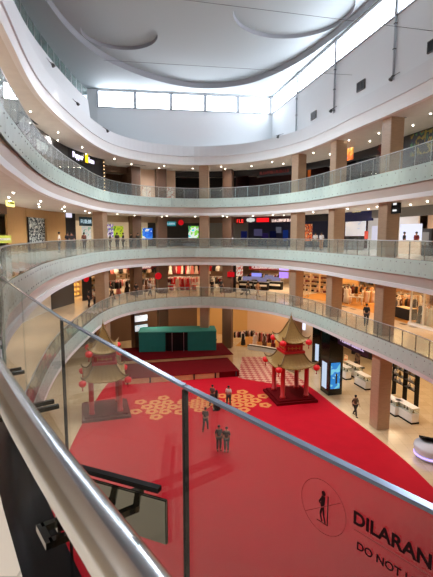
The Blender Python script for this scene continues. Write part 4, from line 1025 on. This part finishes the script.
M_NEON = emis('neon_red', (240, 52, 44), 2.2); M_NEONW = emis('neon_white', (255, 226, 214), 1.8)
board('neon_sign', 'red neon sign left of the white cloud sign', 'sign', 236, 244, 218, 224, FO - .12, W_DKR, .06, True, M_NEON, lh=.6)
board('neon_sign', 'solid red lit sign right of the white cloud sign', 'sign', 256.5, 268.5, 218, 222, FO - .12, emis('red_box', (226, 24, 30), 1.6), .06)
board('neon_sign', 'long red and white neon sign right end of the red front', 'sign', 269, 301, 218, 222.5, FO - .12, W_DKR, .06, True, M_NEONW, lh=.6, seed=5)
cl = thing('cloud_sign', 'white cloud-shaped sign above the dark blue shop', 'sign', R.at(R.S(250.5, 4.6), 4.6, z_at(250.5, 4.6, 220)), R.rz(R.S(250.5, 4.6)))
mb = MB()
for x, r_ in ((-.32, .2), (0, .27), (.32, .2)): mb.lathe([(r_, -.05), (r_, .05)], 18, M=Matrix.Translation((x, 0, 0)) @ Matrix.Rotation(PI / 2, 4, 'X'))
mb.build('panel', emis('cloud_white', (236, 236, 226), .9), cl); MB().tube([(0, 0, .25), (0, 0, .75)], .02, 6).build('hanger', M_RAIL, cl)
for i, (x0, x1, y0, y1) in enumerate(((241, 247, 231, 240), (254, 262, 229, 236), (262, 268, 233, 239), (270, 276, 231, 238), (283, 288, 230, 241), (276, 281, 227, 233))):
    board('game_cabinet_screen', ('blue lit screen, first from left in the dark blue shop', 'pale lilac screen high in the dark blue shop', 'violet screen low in the middle of the dark blue shop', 'dark blue screen right of the middle in the dark blue shop', 'bright blue tall screen at the right end', 'small white screen near the right of the dark blue shop')[i], 'screen', x0, x1, y0, y1, FO + 2 + i * .3, emis('scr%d' % i, ((50, 60, 150), (160, 150, 210), (80, 60, 140), (34, 40, 96), (60, 100, 220), (200, 200, 226))[i], .16), .12)
board('shop_sign', 'dark sign with pale green letters over the menu board', 'sign', 305, 325, 210.5, 216.5, FO - .12, W_DK, .06, True, emis('sign_green', (190, 226, 200), 1.2), lh=.4, lw=.6)
board('menu_board', 'orange and red menu board beside the white shirts', 'menu', 305, 312, 224, 241, FO + .3, blobs('menu', [(176, 60, 34), (210, 110, 50), (120, 30, 26), (226, 190, 140)], 3, .35), .06)
board('shop_sign', 'navy fascia sign with yellow and white letters at right', 'sign', 345, 367, 208, 214, FO - .16, W_NAVY, .06, True, emis('sign_yellow', (250, 226, 150), 1.2), lh=.4, lw=.4, seed=3)
board('display_board', 'large white display board inside the navy-fronted shop', 'display', 345, 365, 217, 236, FO + 4, blobs('white_board', [(226, 230, 240), (236, 238, 244), (206, 212, 226)], .8, .3), .08)  # slight emission put into the board to brighten it
board('price_banner', 'small red-orange banner at the right edge of the navy-fronted shop', 'banner', 364.5, 368, 231, 239, FO - .1, mat('banner_orange', (206, 74, 54), .6), .04)
for i, px in enumerate((347, 352, 359)):
    p, rz = put(px, FO + 1, 2); t = thing('product_stand', ('grey product stand, left one in the navy-fronted shop', 'grey product stand, middle one in the navy-fronted shop', 'grey product stand, right one in the navy-fronted shop')[i], 'stand', p, rz); MB().box((0, 0, .5), (.9, .6, 1.0), bev=.02).build('base', W_GREY, t); MB().box((0, 0, 1.15), (.6, .3, .3), M=Matrix.Rotation(-.2, 4, 'X')).build('product', M_DARK, t)
hs = board('hanging_sign', 'black double direction sign with white icons by the big column', 'sign', 389.5, 399, 203, 213.5, .9, M_BLACK, .1)
_w = .34
MB().box((0, -.07, .62), (.36, .02, .14), bev=.005).build('icon', emis('icon_white', (236, 236, 236), 1.2), hs); MB().box((0, -.07, .2), (.42, .02, .12), bev=.005).build('icon', emis('icon_white', (236, 236, 236), 1.2), hs)
board('backlit_wall', 'glowing white backlit wall behind the two attendants', 'light box', 400, 421, 224, 240, FO + 3.2, emis('backlit', (236, 238, 255), 1.15), .1)
board('backlit_wall', 'narrow glowing white panel left of the big column', 'light box', 372, 379.5, 226, 241, FO + 2, emis('backlit2', (232, 228, 246), .9), .1)
p, rz = put(410, FO + .1, 2); t = thing('service_counter', 'pale wood service counter before the glowing white wall', 'counter', p, rz); MB().box((0, 0, .5), (3.2, .6, 1.0), bev=.02).build('base', W_PINK, t); MB().box((0, 0, 1.03), (3.3, .7, .05)).build('counter_top', W_WHITE, t)
p, rz = put(431.5, 4.4, 2); t = thing('vending_machine', 'dark machine with pale front at the right picture edge', 'machine', p, rz); MB().box((0, 0, .95), (1.0, .8, 1.9), bev=.03).build('cabinet', M_DARK, t); MB().box((-.1, -.41, 1.2), (.7, .03, .9)).build('front_glass', W_GREY, t)
# third floor
sg = board('restaurant_sign', 'black fascia sign reading Pepper Lunch in glowing white and yellow', 'sign', 69, 99, 151, 163.5, 2.68, M_BLACK, .08)
M_SGW = emis('sign_lavender', (236, 228, 255), 2.0)
dz = z_at(84, 2.7, 160) - sg.location.z
for s_, x_ in (('Pepper', -1.75), ('Lunch', 1.35)):
    me = text_mesh('sign_text', s_, .70, .04, .02); obj('sign_text', me, M_SGW, sg).location = (x_, -.08, dz)
MB().box((.95, -.08, dz + .3), (.5, .05, .8)).build('sign_emblem', emis('sign_yellow2', (255, 206, 40), 2), sg)
for i, (x0, x1) in enumerate(((41.5, 46), (46.5, 51), (51.5, 56))):
    board('glazed_screen', ('tall bright window panel, left of three by the black restaurant', 'tall bright window panel, middle of three by the black restaurant', 'tall bright window panel, right of three by the black restaurant')[i], 'light panel', x0, x1, 134, 150, 3.2, emis('lit_white', (244, 244, 240), 1.3), .06)
lad = thing('bulb_strip', 'vertical strip of small bulbs at the right edge of the black restaurant', 'light strip', R.at(R.S(105.5, 2.6), 2.6, Z3), R.rz(R.S(105.5, 2.6)))
MB().box((0, 0, 1.8), (.12, .08, 3.4)).build('strip', M_BRONZE, lad)
mb = MB()
for i in range(9): mb.lathe([(.02, -.05), (.06, 0), (.02, .05)], 8, (0, -.08, .5 + i * .35))
mb.build('bulbs', emis('bulb', (255, 214, 160), 3), lad)
board('poster', 'pale pink poster at the left of the third floor back wall', 'poster', 143, 151.5, 187, 199, FO - .1, blobs('pinkposter', [(226, 200, 184), (236, 220, 206), (200, 150, 130)], 1.4, .25), .05)
board('poster', 'cream and pink patterned poster left of the middle column', 'poster', 160, 174.5, 187, 199, FO - .1, blobs('creamposter', [(232, 214, 198), (214, 160, 140), (240, 226, 212), (190, 120, 104)], 1.4, .3), .05)
board('video_screen', 'vertical orange and blue screen between the right columns, third floor', 'screen', 344.5, 350, 148, 160, 2.6, blobs('orange_blue', [(60, 150, 220), (240, 120, 50), (250, 180, 80), (40, 90, 180)], 1.2, .5), .1)
board('mural', 'dark mural with yellow, green and blue figures at upper right', 'mural', 405, 445, 128.5, 152, FO - .1, blobs('mural', [(24, 22, 24), (40, 34, 34), (26, 30, 34), (130, 110, 44), (30, 40, 60), (60, 110, 70), (130, 70, 40), (22, 20, 22)], 1.1, .12, stretch=(1, 1, .7)), .06)
board('wall_picture', 'dark red picture left of the upper right column', 'picture', 374, 381.5, 137, 154, FO - .1, blobs('darkred', [(50, 20, 20), (110, 36, 30), (40, 24, 24)], 2, .1), .05)
board('wall_picture', 'dark teal and blue mural behind the vertical screen', 'picture', 351, 372, 152, 172, FO + 3, blobs('dkteal', [(22, 26, 28), (30, 46, 50), (60, 60, 54), (24, 22, 26)], 2, .12), .05)
board('shop_sign', 'dull orange lit panel right of the third floor column', 'sign', 305, 309, 163, 178, FO + .5, emis('dull_orange', (170, 84, 36), .8), .05)
board('shop_sign', 'dark sign with dim lettering in the red restaurant of third floor', 'sign', 256, 290, 168, 176, FO - .1, W_DK, .05, True, emis('dim_red', (150, 60, 54), .5), lh=.35, seed=9)
board('lit_sign', 'small white lit letters low on the third floor at far right', 'sign', 420, 436, 165.5, 170, 3.2, M_DARK, .05, True, emis('sign_cool', (220, 240, 250), 1.8), lh=.7, lw=.95)
# ground floor
board('lit_window', 'upper white lit window left of the teal booth', 'window', 132.5, 146, 315, 321.5, 3.2, blobs('litw', [(226, 232, 240), (240, 244, 248), (190, 200, 214)], 2.5, .8), .06, frame=M_DARK)
board('lit_window', 'lower white lit window left of the teal booth', 'window', 132.5, 146, 324.5, 331, 3.2, blobs('litw2', [(220, 228, 238), (240, 244, 248), (170, 190, 214)], 2.5, .7), .06, frame=M_DARK)
S8 = 'pink-lit ground floor shop'
for px, o, cs, k, w in ((240, 7, [C_BLK, C_PALE, C_MAR], 'jacket', 'by the left end'), (250, 8, [C_PALE, C_BLK, C_BRN], 'jacket', 'second from left'), (260, 7.5, [C_BRN, C_ROSE, C_PALE], 'dress', 'in the middle'), (270, 7.5, [C_MAR, C_BRN, C_ROSE], 'dress', 'second from right'), (280, 8, [C_PALE, C_TAN, C_BLK], 'jacket', 'by the right end')): rack(px, o, 0, cs, k, S8, 6, .5, w)
for px, c, l in ((244, C_BLK, 'leftmost'), (256, C_PALE, 'second'), (266, C_BRN, 'third'), (275, C_MAR, 'rightmost')): mannequin(px, 6, 0, c, 'mannequin in %s in the pink-lit shop, %s of its row' % (CN[c], l))
a0, a1 = R.S(249, 4.4), R.S(290, 4.4)
pl = thing('display_plinth', 'long white display plinth with dark edge before the pink-lit shop', 'plinth'); loft([(4.2, 0.002), (4.2, .5), (5.0, .5), (5.0, 0.002)], a0, a1, .7, closed=True).build('base', W_WHITE, pl); loft([(4.1, .5), (4.1, .58), (4.3, .58), (4.3, .5)], a0, a1, .7, closed=True).build('dark_edge', M_DARK, pl)
board('lit_sign', 'small square white lit sign behind the pavilion roof', 'sign', 301, 307.5, 322.5, 329.5, 4.6, emis('cool_sign', (226, 230, 250), 1.6), .08)
# black portal shop
p, rz = put(336, 1.05, 0); t = thing('shop_portal', 'tall black clad pillar with glowing blue screens beside the pavilion', 'portal', p, rz)
f = MB()
for sx in (-.68, .68): f.box((sx, 0, 2.72), (.12, 1.3, 5.42))
for sy in (-.59, .59): f.box((0, sy, 2.72), (1.3, .12, 5.42))
f.build('cladding', M_BLKG, t)
sc_ = blobs('blue_screen', [(70, 170, 230), (110, 196, 240), (40, 130, 210), (150, 214, 244)], .7, .8)
MB().box((.76, -.05, 1.75), (.05, .86, 2.3)).build('screen', sc_, t); MB().box((-.05, -.67, 1.65), (.8, .05, 2.3)).build('screen', emis('pale_screen', (206, 222, 244), 1.0), t)
MB().box((.79, .05, 1.5), (.01, .16, .9)).build('printed_figure', M_DARK, t)
p, rz = put(322, 4.6, 0); t = thing('shop_portal', 'second black portal pillar set back at the left of the portal shop', 'portal', p, rz); MB().box((0, 0, 2.45), (1.2, .8, 4.9), bev=.03).build('pillar', M_BLKG, t); MB().box((.2, -.42, 1.5), (.5, .05, 1.8)).build('screen', emis('pale_screen', (206, 222, 244), 1.2), t)
board('shop_sign', 'dark purple fascia sign with pale pink letters under the first floor edge', 'sign', 341, 372, 338, 350, 1.0, mat('purple_sign', (52, 26, 66), .4), .1, True, emis('sign_pinkwhite', (226, 200, 240), 1.1), lh=.38, lw=.8, seed=4)
S9 = 'cosmetics'
def white_counter(px, o, w, label, items, itemlabel):
    p, rz = put(px, o, 0); t = thing('glass_counter', label, 'counter', p, rz); MB().box((0, 0, .06), (w + .06, .66, .12)).build('plinth', M_BLACK, t); MB().box((0, 0, .45), (w, .62, .66), bev=.01).build('base', W_WHITE, t)
    MB().box((0, 0, .98), (w, .62, .40)).build('glass_case', M_GLASS, t); MB().box((0, 0, 1.19), (w + .04, .66, .03)).build('counter_top', W_WHITE, t)
    for i in range(items):
        q = p + Matrix.Rotation(rz, 3, 'Z') @ Vector((-w * .42 + w * .84 * i / max(1, items - 1), -.05, .79)); o_ = MB().lathe([(.06, 0), (.09, .05), (.03, .12), (.05, .2), (.01, .24)], 10).build('display_item', (C_BLK, C_WHT, M_GOLD)[i % 3], None, q)
        tag(o_, '%s display item in %s' % (('black', 'white', 'gold')[i % 3], itemlabel), 'display item', '%s items in %s' % (('black', 'white', 'gold')[i % 3], itemlabel))
white_counter(348, 4.4, 1.8, 'white counter nearest the blue portal screens', 4, 'the counter nearest the blue screens'); white_counter(358, 5.6, 2.2, 'white counter in the middle of the ground floor cosmetics shop', 5, 'the middle cosmetics counter'); white_counter(369, 4.6, 1.8, 'white counter just left of the big column', 4, 'the counter left of the big column')
white_counter(399, 3.6, 2.0, 'long white jewellery counter right of the big column', 6, 'the jewellery counter by the big column'); white_counter(416, 3.9, 2.0, 'white jewellery counter at the right end, under the floor edge', 6, 'the right end jewellery counter')
for px, o, l in ((352, 6.5, 'left'), (361, 7.2, 'middle'), (368, 6.6, 'right')):
    p, rz = put(px, o, 0); t = thing('bar_stool', 'black stool in the ground floor cosmetics shop, %s of three' % l, 'stool', p, rz); MB().lathe([(.22, .7), (.22, .78)], 14).build('seat', M_BLACK, t); MB().lathe([(.2, .0), (.03, .03), (.03, .7)], 12).build('stem', M_STEEL, t)
p0, rz = put(357, FO + 7.5, 0)
for i in range(4): P_SHELF(p0 + Matrix.Rotation(rz, 3, 'Z') @ Vector((-2.4 + i * 1.6, 0, 0)), rz, 'back wall shelf unit of the ground floor cosmetics shop, ' + ('leftmost', 'second from left', 'second from right', 'rightmost')[i])
board('poster', 'orange-brown lit poster inside the ground floor cosmetics shop', 'poster', 349, 352, 355, 366, FO + 3, blobs('posterwarm', [(206, 130, 80), (236, 190, 140), (160, 90, 60)], 2, .5), .06); board('poster', 'dark tall framed poster inside the ground floor cosmetics shop', 'poster', 360, 365, 352, 372, FO + 3, blobs('posterdk', [(60, 44, 36), (120, 90, 70), (40, 30, 28)], 2, .2), .06)
wf = thing('shop_shelving', 'black framed shelving with glassware above the jewellery counters', 'shelves', *put(407, 6.2, 0))
for x in (-2.2, -.7, .8, 2.3): MB().box((x, 0, 1.5), (.06, .4, 3.0)).build('upright', M_BLACK, wf)
for z in (1.3, 1.9, 2.5, 3.0): MB().box((.05, 0, z), (4.5, .4, .05)).build('shelf', M_DARK, wf)
for i in range(21):
    p, rz = put(407, 6.2, 0); q = p + Matrix.Rotation(rz, 3, 'Z') @ Vector((-1.95 + (i % 7) * .66, 0, (1.325, 1.925, 2.525)[i // 7])); tag(MB().lathe([(.1, 0), (.14, .15), (.06, .3), (.07, .36)], 10).build('vase', (W_WHITE, M_GOLD, M_STEEL)[i % 3], None, q), '%s vase on the black framed shelving' % ('white', 'gold', 'silver')[i % 3], 'vase', '%s vases on the black shelving' % ('white', 'gold', 'silver')[i % 3])
# kiosk at the right edge
p = at_z(431, 458, 0); t = thing('information_kiosk', 'rounded white kiosk with black screen and violet glow at the right edge', 'kiosk', (p.x, p.y, 0), -.5)
MB().lathe([(.85, .02), (.95, .25), (1.05, .7), (1.0, .9)], 24).build('body', mat('gloss_white', (226, 228, 240), .1), t); MB().lathe([(.97, .24), (1.0, .24), (1.02, .34), (.97, .34)], 24).build('glow_ring', emis('violet_glow', (170, 150, 255), 2.5), t)
MB().box((0, 0, 1.15), (1.5, 1.1, .1), M=Matrix.Rotation(-.45, 4, 'X')).build('screen', M_BLKG, t)

FLOOD = 3600; CROSS = 5200
# ------------------------------------------------------------------ ceiling lamps, spots, pipes, cables
def spot(loc, target, w, ang=70, rgb=(255, 240, 222), rad=.1, blend=.6):
    l = D.lights.new('spot', 'SPOT'); l.energy = w; l.spot_size = math.radians(ang); l.spot_blend = blend; l.color = lin(rgb); l.shadow_soft_size = rad
    o = D.objects.new('spot', l); COL.objects.link(o); o.location = loc; o.rotation_euler = (Vector(target) - Vector(loc)).to_track_quat('-Z', 'Y').to_euler(); return o
def mk_down():
    r = thing('downlight', '', 'downlight'); MB().lathe([(.13, -.02), (.13, .0), (.10, .0), (.10, -.02)], 16).build('trim_ring', M_WHITE, r); MB().lathe([(.01, -.085), (.04, -.075), (.06, -.04), (.065, -.012)], 12).build('lens', M_LIGHT, r); return r
P_DOWN = Proto(mk_down)
for lv, rg, nm in ((4, R4, 'third floor'), (3, R, 'second floor')):
    zc = LEV[lv] - CEIL_DROP; a0, a1 = R.S(-10, 2), R.S(450, 2); k = int((a1 - a0) / 2.7)
    for i in range(k + 1):
        a = a0 + (a1 - a0) * i / k
        for o in ((1.5, 3.4) if i % 2 else (2.5,)):
            p = rg.at(a, o, zc - .002); P_DOWN(p, 0, 'small round downlight in the soffit above the %s walkway' % nm, 'downlights above the %s' % nm)
E_WALK = {1: 330, 2: 380, 3: 520, 4: 700}
for lv in (1, 2, 3, 4):
    zc = LEV[lv] - drop(lv); a0, a1 = R.S(-60, 2), R.S(470, 2); k = int((a1 - a0) / 6.5)
    for i in range(k + 1):
        p = R.at(a0 + (a1 - a0) * i / k, 2.6, zc - .05); spot(p, (p.x, p.y, p.z - 3), E_WALK[lv], 165, (255, 238, 220) if lv < 3 else (255, 248, 242), .1, 1)
for a in (R.L * .03, R.L * .97, R.L * .93, R.L * .88): p = R.at(a, 2.6, Z3 - CEIL_DROP - .05); spot(p, (p.x, p.y, p.z - 3), 500, 165, (255, 242, 228), .1, 1)
for x, y in ((-4.5, .5), (-2.5, -4), (1, -4.5)): area(x, y, Z3 - CEIL_DROP - .04, 1.6, .5, 45, (244, 246, 255), .4, 'rail_fill_light')  # added area lights behind the viewer, brightening what the handrail reflects
# spotlights on the parapet, each with an added fill light brightening the opposite balconies
SPOTS = [(50, 65, .45), (75, 104, .45), (105, 131, .02), (279, 137, .02), (333, 111, .02), (394, 79, .02)]
WHERE = ['on the left parapet nearest the green glass screen', 'on the left parapet below the end of the glass screen', 'on the left parapet by the far wall corner', 'at the foot of the far right wall corner', 'at the foot of the middle downpipe', 'at the foot of the nearest downpipe']
for (px, py, o), wh in zip(SPOTS, WHERE):
    best = None; a = 2.
    prev = None
    while a < R4.L * .85:
        q = R4.at(a, o, Z4); x = proj_x(q) if q.y > 3 else None
        if x is not None and prev is not None and prev <= px <= x: best = a; break
        if x is not None: prev = x
        a += .1
    q = R4.at(best, o); r_ = ray(px, py); zz = EYE.z + r_.z / r_.y * q.y; rz = R4.rz(best)
    t = thing('spotlight', 'grey floodlight %s' % wh, 'spotlight', (q.x, q.y, zz), rz)
    MB().box((0, .0, .22), (1.1, .03, .03)).build('mount_bar', M_DGREY, t); MB().tube([(0, 0, .2), (0, -.18, .1)], .03, 6).build('arm', M_DGREY, t)
    hd = MB().lathe([(.08, -.1), (.13, .08), (.13, .1)], 14, M=Matrix.Translation((0, -.22, 0)) @ Matrix.Rotation(2.6, 4, 'X')).build('lamp_head', M_DGREY, t)
    spot(Vector((q.x, q.y, zz)) + Matrix.Rotation(rz, 3, 'Z') @ Vector((0, -1.0, -.3)), (q.x * .25, 30 + (q.y - 34) * .5, 0), FLOOD, 75, (255, 248, 240), .2, .8)
    spot(Vector((q.x, q.y, zz)) + Matrix.Rotation(rz, 3, 'Z') @ Vector((0, -1.0, -.3)), (-q.x * .95, 27 - (q.y - 34) * 1.6 if abs(q.x) < 8 else q.y + 3, 12), CROSS, 80, (236, 246, 255), .2, .9)
for (px, label) in ((298.6, 'thin grey downpipe nearest the far corner'), (336.7, 'middle grey downpipe on the right wall'), (395.6, 'nearest grey downpipe on the right wall')):
    t = tright(px); p = FW1 + (RW1 - FW1) * t; d = (RW1 - FW1).normalized(); nrm = Vector((d.y, -d.x)); nrm = nrm if nrm.x < 0 else -nrm; q = p + nrm * .12
    r = thing('downpipe', label, 'pipe', (q.x, q.y, Z4 + .1)); MB().tube([(0, 0, 0), (0, 0, ZW0 - Z4 - .1)], .07, 10).build('pipe', M_FRAMEW, r)
    for z in (.3, 1.9, 3.4): MB().box((0, 0, z), (.18, .18, .05)).build('clamp', M_DGREY, r)
for (px, y0, y1, label) in ((315.5, 111, 120, 'dark louvre vent nearest the far corner on the right wall'), (362.5, 80.5, 91, 'dark louvre vent in the middle of the right wall'), (434, 38, 51, 'dark louvre vent at the right picture edge')):
    t = tright(px); p = FW1 + (RW1 - FW1) * t; d = (RW1 - FW1).normalized(); nrm = Vector((d.y, -d.x)); nrm = nrm if nrm.x < 0 else -nrm; rz = math.atan2(-d.y, -d.x)
    r_ = ray(px, (y0 + y1) / 2); zz = EYE.z + r_.z / r_.y * p.y; q = p + nrm * .05; r = thing('air_vent', label, 'vent', (q.x, q.y, zz), math.atan2(d.y, d.x))
    MB().box((0, 0, 0), (.95, .06, .6)).build('backing', M_BLACK, r)
    f = MB()
    for z in (-.3, .3): f.box((0, 0, z), (1.0, .09, .05))
    for x in (-.5, 0, .5): f.box((x, 0, 0), (.05, .09, .62))
    f.build('frame', M_DGREY, r)
    for i in range(4): MB().box((0, 0, -.2 + i * .13), (.9, .07, .02)).build('slat', M_BLACK, r)
def cable(pts, label):
    c = thing('cable', label, 'cable'); MB().tube([Vector(p) for p in pts], .012, 5).build('wire', M_DGREY, c)
cable([at_y(130, -7, 30), at_y(433, 31, 25.5)], 'thin dark cable strung across the hall high up'); 
lw = Vector((-10.2, 41.5))
cable([at_y(100, 60, 41), at_y(352, 75, 34)], 'lower thin cable strung across the hall below the ceiling')
for (px, o, ln, label) in ((40, 2.2, 3.2, 'dark linear ceiling slot left of the black restaurant, above third floor'), (140, 2.6, 2.5, 'dark linear ceiling slot left of the middle above third floor'), (62, 3.2, 2.6, 'dark linear ceiling slot above the glowing restaurant sign'), (395, 1.6, 1.4, 'dark ceiling slot right of the nearest upper column')):
    a = R.S(px, o); p = R4.at(a, o, Z4 - CEIL_DROP - .005); r = thing('linear_diffuser', label, 'air slot', p, R.rz(a)); MB().box((0, 0, 0), (ln, .18, .012)).build('slot', M_DARK, r); MB().box((0, .11, 0), (ln + .06, .03, .02)).build('frame', M_SOFFIT, r)

# ------------------------------------------------------------------ world and render look
w = D.worlds.new('world'); SC.world = w; w.use_nodes = True; w.node_tree.nodes['Background'].inputs[0].default_value = (.85, .92, 1, 1); w.node_tree.nodes['Background'].inputs[1].default_value = 1.0
SC.view_settings.view_transform = 'Standard'; SC.view_settings.look = 'None'; SC.view_settings.gamma = 1; SC.view_settings.use_curve_mapping = False; SC.view_settings.exposure = -0.12
SC.cycles.use_denoising = True; SC.cycles.max_bounces = 8; SC.cycles.diffuse_bounces = 4; SC.cycles.glossy_bounces = 4; SC.cycles.transparent_max_bounces = 40; SC.cycles.sample_clamp_indirect = 6
SC.cycles.caustics_reflective = False; SC.cycles.caustics_refractive = False
